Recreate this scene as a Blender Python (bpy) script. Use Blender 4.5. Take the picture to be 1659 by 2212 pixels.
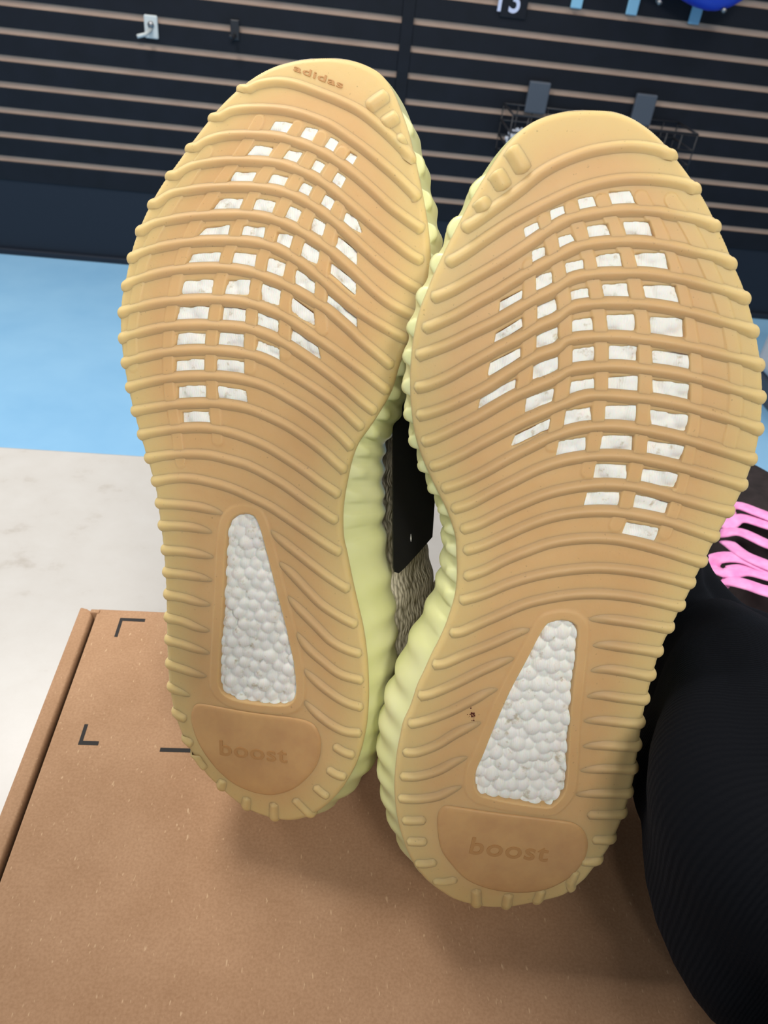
import bpy, bmesh, math, random
import numpy as np
from mathutils import Vector, Matrix
random.seed(7); rng = np.random.default_rng(7)
for o in list(bpy.data.objects): bpy.data.objects.remove(o)
SC = bpy.context.scene; COL = SC.collection
# ------------------------------------------------------------------ camera
W, H, F = 1659.0, 2212.0, 1661.0
CAM = np.array([0.0, 0.0, 1.104])                      # floor is z = 0
PITCH, ROLL, YAW = 0.6506, 0.1287, 0.1153
cp, sp = math.cos(PITCH), math.sin(PITCH)
fwd = np.array([math.sin(YAW)*cp, math.cos(YAW)*cp, -sp])
rt0 = np.array([math.cos(YAW), -math.sin(YAW), 0.0]); up0 = np.cross(rt0, fwd)
c_, s_ = math.cos(ROLL), math.sin(ROLL)
RT = c_*rt0 + s_*up0; UP = -s_*rt0 + c_*up0
cam_data = bpy.data.cameras.new('camera'); cam = bpy.data.objects.new('camera', cam_data); COL.objects.link(cam)
M = Matrix(((RT[0], UP[0], -fwd[0], CAM[0]), (RT[1], UP[1], -fwd[1], CAM[1]), (RT[2], UP[2], -fwd[2], CAM[2]), (0, 0, 0, 1)))
cam.matrix_world = M
cam_data.sensor_fit = 'AUTO'; cam_data.sensor_width = 36.0; cam_data.lens = F/H*36.0
cam_data.clip_start = 0.01; cam_data.clip_end = 60
cam_data.dof.use_dof = True; cam_data.dof.focus_distance = 0.285; cam_data.dof.aperture_fstop = 26.0
SC.camera = cam
def ray(p):
    return ((p[0]-W/2)/F)*RT - ((p[1]-H/2)/F)*UP + fwd   # depth-1 ray
def at_depth(p, d): return CAM + ray(p)*d
def at_z(p, z):
    r = ray(p); return CAM + r*((z-CAM[2])/r[2])
def at_y(p, y):
    r = ray(p); return CAM + r*((y-CAM[1])/r[1])
# ------------------------------------------------------------------ light
wd = bpy.data.worlds.new('room_light'); SC.world = wd; wd.use_nodes = True
wd.node_tree.nodes['Background'].inputs[0].default_value = (0.93, 0.96, 1.0, 1)
wd.node_tree.nodes['Background'].inputs[1].default_value = 0.31
def area(name, loc, sx, sy, power, col=(1, 0.965, 0.91)):
    l = bpy.data.lights.new(name, 'AREA'); l.shape = 'RECTANGLE'; l.size = sx; l.size_y = sy; l.energy = power; l.color = col
    o = bpy.data.objects.new(name, l); COL.objects.link(o); o.location = loc
    return o
area('ceiling_lamp', (-0.9, 1.45, 2.75), 0.6, 1.2, 58)
area('ceiling_lamp.001', (0.08, -1.64, 2.75), 1.2, 0.8, 138)
area('ceiling_lamp.002', (1.6, 1.6, 2.75), 0.6, 1.2, 24)
area('ceiling_lamp.003', (-2.6, 1.6, 2.75), 0.6, 1.2, 30)
SC.view_settings.view_transform = 'Standard'; SC.view_settings.look = 'None'
SC.view_settings.exposure = -0.22; SC.view_settings.gamma = 1.0; SC.view_settings.use_curve_mapping = False
# ------------------------------------------------------------------ materials
def lin(r, g, b):
    f = lambda c: (c/255/12.92) if c/255 <= .04045 else ((c/255+.055)/1.055)**2.4
    return (f(r), f(g), f(b), 1)
def mat(name, col, rough=.5, spec=.5, metal=0.0):
    m = bpy.data.materials.new(name); m.use_nodes = True
    b = m.node_tree.nodes['Principled BSDF']
    b.inputs['Base Color'].default_value = col; b.inputs['Roughness'].default_value = rough
    b.inputs['Specular IOR Level'].default_value = spec; b.inputs['Metallic'].default_value = metal
    return m, m.node_tree, b
def noise_col(nt, b, stops, scale, detail=4, coord='Object', stretch=None, rough=.6):
    tc = nt.nodes.new('ShaderNodeTexCoord'); n = nt.nodes.new('ShaderNodeTexNoise'); r = nt.nodes.new('ShaderNodeValToRGB')
    n.inputs['Scale'].default_value = scale; n.inputs['Detail'].default_value = detail; n.inputs['Roughness'].default_value = rough
    src = tc.outputs[coord]
    if stretch:
        mp = nt.nodes.new('ShaderNodeMapping'); mp.inputs['Scale'].default_value = stretch
        nt.links.new(src, mp.inputs['Vector']); src = mp.outputs[0]
    nt.links.new(src, n.inputs['Vector']); nt.links.new(n.outputs['Fac'], r.inputs['Fac'])
    els = r.color_ramp.elements
    while len(els) < len(stops): els.new(.5)
    for e, (p, c) in zip(els, stops): e.position = p; e.color = c
    if b is not None: nt.links.new(r.outputs['Color'], b.inputs['Base Color'])
    return src, r
def bump(nt, b, tex_out, strength, dist):
    bp = nt.nodes.new('ShaderNodeBump'); bp.inputs['Strength'].default_value = strength; bp.inputs['Distance'].default_value = dist
    nt.links.new(tex_out, bp.inputs['Height']); nt.links.new(bp.outputs['Normal'], b.inputs['Normal']); return bp
def noise(nt, src, scale, detail=2):
    n = nt.nodes.new('ShaderNodeTexNoise'); n.inputs['Scale'].default_value = scale; n.inputs['Detail'].default_value = detail
    nt.links.new(src, n.inputs['Vector']); return n
def mixcol(nt, fac, a, b_, blend='MIX'):
    m = nt.nodes.new('ShaderNodeMix'); m.data_type = 'RGBA'; m.blend_type = blend
    for sock, v in ((m.inputs[0], fac), (m.inputs[6], a), (m.inputs[7], b_)):
        if hasattr(v, 'is_output'): nt.links.new(v, sock)
        else: sock.default_value = v
    return m.outputs[2]

# gum rubber: peach middle, pale yellow rim ("edge" fades inward from the outline)
GUM, nt, b = mat('gum_rubber', lin(216, 172, 112), .55, .35)
src, r1 = noise_col(nt, None, [(.3, lin(212, 170, 117)), (.7, lin(220, 181, 128))], 28, 4)
at = nt.nodes.new('ShaderNodeAttribute'); at.attribute_name = 'edge'
c1 = mixcol(nt, at.outputs['Fac'], r1.outputs['Color'], lin(221, 195, 135))
sp_n = noise(nt, src, 900, 2); sr = nt.nodes.new('ShaderNodeValToRGB'); sr.color_ramp.elements[0].position = .24; sr.color_ramp.elements[0].color = (.75, .75, .75, 1); sr.color_ramp.elements[1].position = .30; sr.color_ramp.elements[1].color = (1, 1, 1, 1)
nt.links.new(sp_n.outputs['Fac'], sr.inputs['Fac'])
c2 = mixcol(nt, 1.0, c1, sr.outputs['Color'], 'MULTIPLY'); nt.links.new(c2, b.inputs['Base Color'])
b.inputs['Subsurface Weight'].default_value = .65; b.inputs['Subsurface Radius'].default_value = (1, .8, .6); b.inputs['Subsurface Scale'].default_value = .004
bump(nt, b, noise(nt, src, 260, 3).outputs['Fac'], .25, .0006)
RIBM = GUM.copy(); RIBM.name = 'gum_rubber_rib'
for n_ in RIBM.node_tree.nodes:
    if n_.type == 'VALTORGB' and n_.color_ramp.elements[0].color[2] < .5: n_.color_ramp.elements[0].color = lin(200, 164, 116); n_.color_ramp.elements[1].color = lin(208, 172, 124)
PAD, nt, b = mat('gum_rubber_pad', lin(206, 160, 108), .5, .35)
src, _ = noise_col(nt, b, [(.3, lin(196, 150, 102)), (.7, lin(214, 170, 114))], 60, 4)
b.inputs['Subsurface Weight'].default_value = .25; b.inputs['Subsurface Radius'].default_value = (1, .55, .25); b.inputs['Subsurface Scale'].default_value = .003
LETTER, nt, b = mat('gum_lettering', lin(188, 140, 88), .5, .3)
WALLM, nt, b = mat('midsole_rubber', lin(226, 226, 164), .38, .45)
noise_col(nt, b, [(.3, lin(222, 224, 158)), (.7, lin(232, 232, 178))], 40, 3)
b.inputs['Subsurface Weight'].default_value = .25; b.inputs['Subsurface Radius'].default_value = (1, .9, .4); b.inputs['Subsurface Scale'].default_value = .005
FOAM, nt, b = mat('white_foam', lin(240, 238, 230), .55, .4)
src, _ = noise_col(nt, b, [(.26, lin(200, 190, 168)), (.40, lin(240, 238, 230)), (.8, lin(246, 245, 240))], 300, 3)
wv = nt.nodes.new('ShaderNodeTexWave'); wv.inputs['Scale'].default_value = 420; wv.inputs['Distortion'].default_value = 9; wv.inputs['Detail'].default_value = 2; wv.inputs['Detail Scale'].default_value = .6
nt.links.new(src, wv.inputs['Vector']); bump(nt, b, wv.outputs['Fac'], .15, .0004)
b.inputs['Subsurface Weight'].default_value = .3; b.inputs['Subsurface Scale'].default_value = .002
KNIT, nt, b = mat('cream_knit', lin(214, 205, 176), .9, .1)
tc = nt.nodes.new('ShaderNodeTexCoord'); mp = nt.nodes.new('ShaderNodeMapping'); mp.inputs['Scale'].default_value = (1, .45, 1); nt.links.new(tc.outputs['Object'], mp.inputs['Vector'])
vo = nt.nodes.new('ShaderNodeTexVoronoi'); vo.inputs['Scale'].default_value = 620; nt.links.new(mp.outputs[0], vo.inputs['Vector'])
rp = nt.nodes.new('ShaderNodeValToRGB'); rp.color_ramp.elements[0].position = .45; rp.color_ramp.elements[0].color = lin(224, 216, 190); rp.color_ramp.elements[1].position = .95; rp.color_ramp.elements[1].color = lin(140, 132, 106)
nt.links.new(vo.outputs['Distance'], rp.inputs['Fac']); nt.links.new(rp.outputs['Color'], b.inputs['Base Color'])
bp = bump(nt, b, vo.outputs['Distance'], .8, .0012); bp.invert = True
LINING, _, _ = mat('dark_lining', lin(70, 66, 58), .95, .1)
KRAFT, nt, b = mat('kraft_cardboard', lin(188, 150, 118), .8, .2)
src, r0 = noise_col(nt, None, [(.25, lin(178, 140, 108)), (.75, lin(192, 154, 122))], 35, 5)
n1 = noise(nt, src, 900, 3); rr = nt.nodes.new('ShaderNodeValToRGB'); rr.color_ramp.elements[0].position = .3; rr.color_ramp.elements[0].color = (.86, .83, .8, 1); rr.color_ramp.elements[1].position = .65; rr.color_ramp.elements[1].color = (1.0, 1.0, 1.0, 1)
nt.links.new(n1.outputs['Fac'], rr.inputs['Fac']); k1 = mixcol(nt, 1.0, r0.outputs['Color'], rr.outputs['Color'], 'MULTIPLY')
mp = nt.nodes.new('ShaderNodeMapping'); mp.inputs['Scale'].default_value = (1, .3, 1); mp.inputs['Rotation'].default_value = (0, 0, .5); nt.links.new(src, mp.inputs['Vector'])
nn = noise(nt, mp.outputs[0], 900, 1); fr = nt.nodes.new('ShaderNodeValToRGB'); fr.color_ramp.elements[0].position = .70; fr.color_ramp.elements[0].color = (0, 0, 0, 1); fr.color_ramp.elements[1].position = .78; fr.color_ramp.elements[1].color = (1, 1, 1, 1)
nt.links.new(nn.outputs['Fac'], fr.inputs['Fac']); k2 = mixcol(nt, fr.outputs['Color'], k1, lin(208, 174, 140)); nt.links.new(k2, b.inputs['Base Color'])
bump(nt, b, n1.outputs['Fac'], .12, .0006)
INK, _, _ = mat('black_print', lin(52, 50, 50), .7, .2)
TABLE, nt, b = mat('white_laminate', lin(228, 224, 218), .30, .4)
src, _ = noise_col(nt, b, [(.26, lin(170, 164, 157)), (.42, lin(186, 183, 179)), (.75, lin(191, 189, 186))], 30, 6, 'Object', (1, 1.2, 1), .66)
TEDGE, _, _ = mat('table_edge', lin(150, 148, 145), .5)
METAL, _, _ = mat('grey_steel', lin(150, 152, 155), .35, .5, .9)
FLOORM, nt, b = mat('blue_floor_paint', lin(146, 197, 234), .3, .4)
src, _ = noise_col(nt, b, [(.3, lin(134, 187, 228)), (.7, lin(149, 199, 236))], 3, 4)
BOARD, nt, b = mat('black_slatwall_board', lin(20, 26, 37), .55, .28)
src, _ = noise_col(nt, b, [(.3, lin(12, 17, 26)), (.7, lin(17, 22, 33))], 14, 4)
GROOVE, nt, b = mat('tan_fibreboard_groove', lin(176, 150, 132), .85, .2)
noise_col(nt, b, [(.3, lin(176, 151, 136)), (.7, lin(192, 168, 152))], 40, 4, 'Object', (.2, 1, 1))
BASEM, _, _ = mat('black_baseboard', lin(26, 34, 47), .5, .35)
SLEEVE, nt, b = mat('black_knit_sleeve', lin(13, 15, 20), .92, .10)
tc = nt.nodes.new('ShaderNodeTexCoord'); wv = nt.nodes.new('ShaderNodeTexWave'); wv.bands_direction = 'X'; wv.inputs['Scale'].default_value = 330; wv.inputs['Distortion'].default_value = 1.5
nt.links.new(tc.outputs['UV'], wv.inputs['Vector']); nz = noise(nt, tc.outputs['Object'], 700, 2)
ad = nt.nodes.new('ShaderNodeMath'); ad.operation = 'ADD'; nt.links.new(wv.outputs['Fac'], ad.inputs[0]); nt.links.new(nz.outputs['Fac'], ad.inputs[1]); bump(nt, b, ad.outputs[0], .35, .0006)
b.inputs['Sheen Weight'].default_value = .06; b.inputs['Sheen Roughness'].default_value = .5; b.inputs['Sheen Tint'].default_value = lin(90, 105, 130)
SKIN, _, b = mat('skin', lin(196, 150, 122), .5, .35); b.inputs['Subsurface Weight'].default_value = .2; b.inputs['Subsurface Scale'].default_value = .004
TAGM, _, _ = mat('black_card', lin(20, 20, 21), .45, .35)
CHIP, _, _ = mat('white_chip', lin(225, 222, 212), .6)
BLACKS, nt, b = mat('black_suede', lin(38, 32, 33), .85, .2); noise_col(nt, b, [(.3, lin(30, 26, 27)), (.7, lin(48, 41, 42))], 60, 4)
PINK, nt, b = mat('pink_lace', lin(236, 150, 206), .65, .3); noise_col(nt, b, [(.3, lin(226, 136, 196)), (.7, lin(242, 164, 216))], 120, 2)
GREYF, _, _ = mat('grey_upholstery', lin(196, 196, 200), .7, .3)
DARKG, _, _ = mat('dark_grey_plastic', lin(70, 76, 88), .5)
BRACK, _, b = mat('smoke_plastic', lin(78, 86, 98), .3, .5)
WIRE, _, _ = mat('black_wire', lin(36, 38, 44), .4, .5)
CLEAR, _, b = mat('clear_plastic', lin(222, 230, 244), .15, .6); b.inputs['Transmission Weight'].default_value = .35
LBLUE, _, _ = mat('pale_blue_plastic', lin(136, 190, 220), .4, .4)
ROYAL, nt, b = mat('royal_blue_vinyl', lin(34, 70, 200), .35, .5)
HOOKW, _, _ = mat('white_hook_plastic', lin(196, 204, 206), .35, .5)
NUM, _, _ = mat('white_numeral', lin(200, 210, 240), .5)
SPOT, _, _ = mat('brown_dirt', lin(92, 48, 40), .9, .1)

# ------------------------------------------------------------------ helpers
def mk(name, V, Fc, m, parent=None, smooth=True, attr=None, uv=None):
    V = np.asarray(V, dtype=np.float32); me = bpy.data.meshes.new(name)
    if isinstance(Fc, np.ndarray):
        n, k = Fc.shape
        me.vertices.add(len(V)); me.vertices.foreach_set('co', V.ravel())
        me.loops.add(n*k); me.loops.foreach_set('vertex_index', Fc.astype(np.int32).ravel())
        me.polygons.add(n); me.polygons.foreach_set('loop_start', np.arange(0, n*k, k, dtype=np.int32))
        me.update(calc_edges=True)
    else:
        me.from_pydata(V.tolist(), [], [list(map(int, f)) for f in Fc]); me.update()
    if smooth: me.polygons.foreach_set('use_smooth', [True]*len(me.polygons))
    if attr is not None:
        a = me.attributes.new('edge', 'FLOAT', 'POINT'); a.data.foreach_set('value', np.asarray(attr, dtype=np.float32))
    if uv is not None:
        l = me.uv_layers.new(name='UVMap'); idx = np.zeros(len(me.loops), dtype=np.int32); me.loops.foreach_get('vertex_index', idx)
        l.data.foreach_set('uv', np.asarray(uv, dtype=np.float32)[idx].ravel())
    me.validate(); me.materials.append(m)
    o = bpy.data.objects.new(name, me); COL.objects.link(o)
    if parent is not None: o.parent = parent
    return o
def grid_faces(r, c, wrap=False, off=0):
    i, j = np.meshgrid(np.arange(r-1), np.arange(c if wrap else c-1), indexing='ij'); j2 = (j+1) % c
    return (np.stack([i*c+j, i*c+j2, (i+1)*c+j2, (i+1)*c+j], -1).reshape(-1, 4)+off)
def empty(name, loc=(0, 0, 0)):
    o = bpy.data.objects.new(name, None); COL.objects.link(o); o.location = loc; o.empty_display_size = .02; return o
def tag(o, label, cat, group=None):
    o['label'] = label; o['category'] = cat
    if group: o['group'] = group
    return o
def box(name, lo, hi, m, parent=None, bev=0.0, seg=2):
    bm = bmesh.new(); bmesh.ops.create_cube(bm, size=1)
    lo = Vector(lo); hi = Vector(hi)
    for v in bm.verts: v.co = Vector([(lo[i]+hi[i])/2 + v.co[i]*(hi[i]-lo[i]) for i in range(3)])
    if bev: bmesh.ops.bevel(bm, geom=bm.edges[:], offset=bev, segments=seg, affect='EDGES', profile=.5)
    me = bpy.data.meshes.new(name); bm.to_mesh(me); bm.free(); me.materials.append(m)
    if bev: me.polygons.foreach_set('use_smooth', [False]*len(me.polygons))
    o = bpy.data.objects.new(name, me); COL.objects.link(o)
    if parent is not None: o.parent = parent
    return o
def catmull(P, n, closed=False):
    P = np.asarray(P, float)
    if closed: Q = np.vstack([P[-1], P, P[0], P[1]]); segs = len(P)
    else: Q = np.vstack([2*P[0]-P[1], P, 2*P[-1]-P[-2]]); segs = len(P)-1
    out = []
    for i in range(segs):
        p0, p1, p2, p3 = Q[i], Q[i+1], Q[i+2], Q[i+3]
        t = np.linspace(0, 1, 16, endpoint=False)[:, None]
        out.append(.5*((2*p1)+(-p0+p2)*t+(2*p0-5*p1+4*p2-p3)*t**2+(-p0+3*p1-3*p2+p3)*t**3))
    out = np.vstack(out+([P[:1]] if closed else [P[-1:]]))
    d = np.r_[0, np.cumsum(np.linalg.norm(np.diff(out, axis=0), axis=1))]
    s = np.linspace(0, d[-1], n+1 if closed else n)
    R = np.stack([np.interp(s, d, out[:, k]) for k in range(out.shape[1])], 1)
    return R[:-1] if closed else R
def tube(name, P, rad, m, parent=None, n=10, flat=1.0, nrm=None, caps=True):
    P = np.asarray(P, float); rad = np.broadcast_to(np.asarray(rad, float), (len(P),))
    T = np.gradient(P, axis=0); T /= np.linalg.norm(T, axis=1)[:, None]
    V = []
    ref = np.array(nrm if nrm is not None else (0.03, 0.05, 1.0))
    for p, t, r in zip(P, T, rad):
        a = np.cross(ref, t); 
        if np.linalg.norm(a) < 1e-4: a = np.cross((1, 0, 0), t)
        a /= np.linalg.norm(a); b2 = np.cross(t, a)
        th = np.arange(n)*2*math.pi/n
        V.append(p+np.outer(np.cos(th)*r, a)+np.outer(np.sin(th)*r*flat, b2))
    V = np.vstack(V); Fc = grid_faces(len(P), n, True).tolist()
    if caps: Fc += [list(range(n))[::-1], [(len(P)-1)*n+k for k in range(n)]]
    return mk(name, V, Fc, m, parent)

# ------------------------------------------------------------------ room shell
WY = 2.8675
ZG = [CAM[2]-0.3237-.0762*k for k in range(-16, 7)]     # lower lip of every groove
SEAM_X = float(at_y((872, 130), WY)[0])
wall = box('wall_back', (-3.2, WY+.008, 0), (3.4, WY+.09, ZG[0]+.08), GROOVE); wall['kind'] = 'structure'
def board(x0, x1, z0, z1):
    bm = bmesh.new(); t = .0079
    bmesh.ops.create_cube(bm, size=1)
    for v in bm.verts: v.co = Vector(((x0+x1)/2+v.co.x*(x1-x0), WY+t/2+v.co.y*t, (z0+z1)/2+v.co.z*(z1-z0)))
    ed = [e for e in bm.edges if all(v.co.y < WY+.001 for v in e.verts)]
    bmesh.ops.bevel(bm, geom=ed, offset=.0015, segments=1, affect='EDGES')
    me = bpy.data.meshes.new('slat'); bm.to_mesh(me); bm.free(); me.materials.append(BOARD)
    o = bpy.data.objects.new('slat', me); COL.objects.link(o); o.parent = wall
GH = .0190
zs_ = sorted(ZG)
ZB = CAM[2]-.842
for (x0, x1) in ((-3.2, SEAM_X-.019), (SEAM_X+.019, 3.4)):
    board(x0, x1, ZB, zs_[0])
    for a, b_ in zip(zs_[:-1], zs_[1:]): board(x0, x1, a+GH, b_)
    board(x0, x1, zs_[-1]+GH, zs_[-1]+.08)
box('seam_strip', (SEAM_X-.019, WY-.002, ZB), (SEAM_X+.019, WY+.0079, zs_[-1]+.08), BOARD, wall)
bb = box('baseboard_back', (-3.2, WY+.004, 0), (3.4, WY+.0079, ZB), BASEM); bb['kind'] = 'structure'
sh = box('trim_1', (-3.2, WY-.012, 0), (3.4, WY+.004, .022), BASEM, None, .004); sh['kind'] = 'structure'
fl = box('floor', (-3.2, -2.6, -.05), (3.4, WY+.09, 0), FLOORM); fl['kind'] = 'structure'

# ------------------------------------------------------------------ table and shoebox
KS = 1.042; TZ = CAM[2]-.425; BZ = CAM[2]-.30*KS
tb = empty('table', (0, .2, 0)); tag(tb, 'white marbled laminate table under the cardboard box', 'table')
o = box('table_top', (-1.05, -.16-.2, TZ-.028), (.95, .6216-.2, TZ), TABLE, tb, .003)
for x in (-.95, .85):
    for y in (-.27, .33):
        box('leg', (x-.02, y-.02, 0), (x+.02, y+.02, TZ-.026), METAL, tb, .004)
X0, X1, Y1, Y0 = -.1185*KS, .235, .2940*KS, .055
bx = empty('shoebox', ((X0+X1)/2, (Y0+Y1)/2, TZ)); tag(bx, 'brown kraft cardboard shoebox with black printed corner marks', 'box')
BO = np.array([(X0+X1)/2, (Y0+Y1)/2, TZ])
def bbox_(name, lo, hi, m, bev=0.0): return box(name, np.array(lo)-BO, np.array(hi)-BO, m, bx, bev)
bbox_('side_wall', (X0, Y0, TZ), (X0+.0022, Y1, BZ), KRAFT, .0006)
bbox_('side_wall', (X1-.0022, Y0, TZ), (X1, Y1-.003, BZ-.004), KRAFT, .0006)
bbox_('end_wall', (X0+.0023, Y1-.0032, TZ), (X1-.0023, Y1-.0010, BZ-.0032), KRAFT)
bbox_('end_wall', (X0+.0023, Y0, TZ), (X1-.0023, Y0+.0022, BZ-.0032), KRAFT)
bbox_('base', (X0+.0023, Y0+.0023, TZ+.0002), (X1-.0023, Y1-.0033, TZ+.0024), KRAFT)
bbox_('lid', (-.1092*KS, Y0, BZ-.0026), (X1, Y1-.0004, BZ), KRAFT, .0007)
# rolled-over rim of the side wall: a strip that curls down into the slot beside the lid
prof = [(X0+.0002, BZ-.004), (X0+.0003, BZ-.0006), (X0+.0010, BZ)] + [(X0+.0035, BZ-.0001)]+[(X0+.0060+.0019*math.sin(a), BZ-.0003-.0045*(1-math.cos(a))) for a in np.linspace(0, math.pi/2, 9)] + [(X0+.0079, BZ-.02)]
ys = [Y0, Y1-.030, Y1-.004, Y1-.0005]
V = []; 
for k, y in enumerate(ys):
    for (x, z) in prof:
        V.append((x-BO[0], y-BO[1] - (max(0, (x-X0-.003))*.6 if k == 3 else 0), z-BO[2]))
mk('folded_rim', V, grid_faces(len(ys), len(prof)), KRAFT, bx)
bbox_('inner_tab', (X0+.0060, Y1-.0040, BZ-.012), (-.1078*KS, Y1-.0012, BZ+.0006), KRAFT, .0007)
def mark(x0, x1, y0, y1): bbox_('printed_mark', (x0*KS, y0*KS, BZ+.00002), (x1*KS, y1*KS, BZ+.00012), INK)
w_ = .0016
mark(-.0966, -.0966+w_, .2745, .2878); mark(-.0950, -.0838, .2878-w_*1.3, .2878)
mark(-.0971, -.0971+w_, .2101, .2210); mark(-.0955, -.0885, .2101, .2101+w_*1.3)
mark(-.0614, -.0300, .2078, .2078+w_*1.3)

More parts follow.
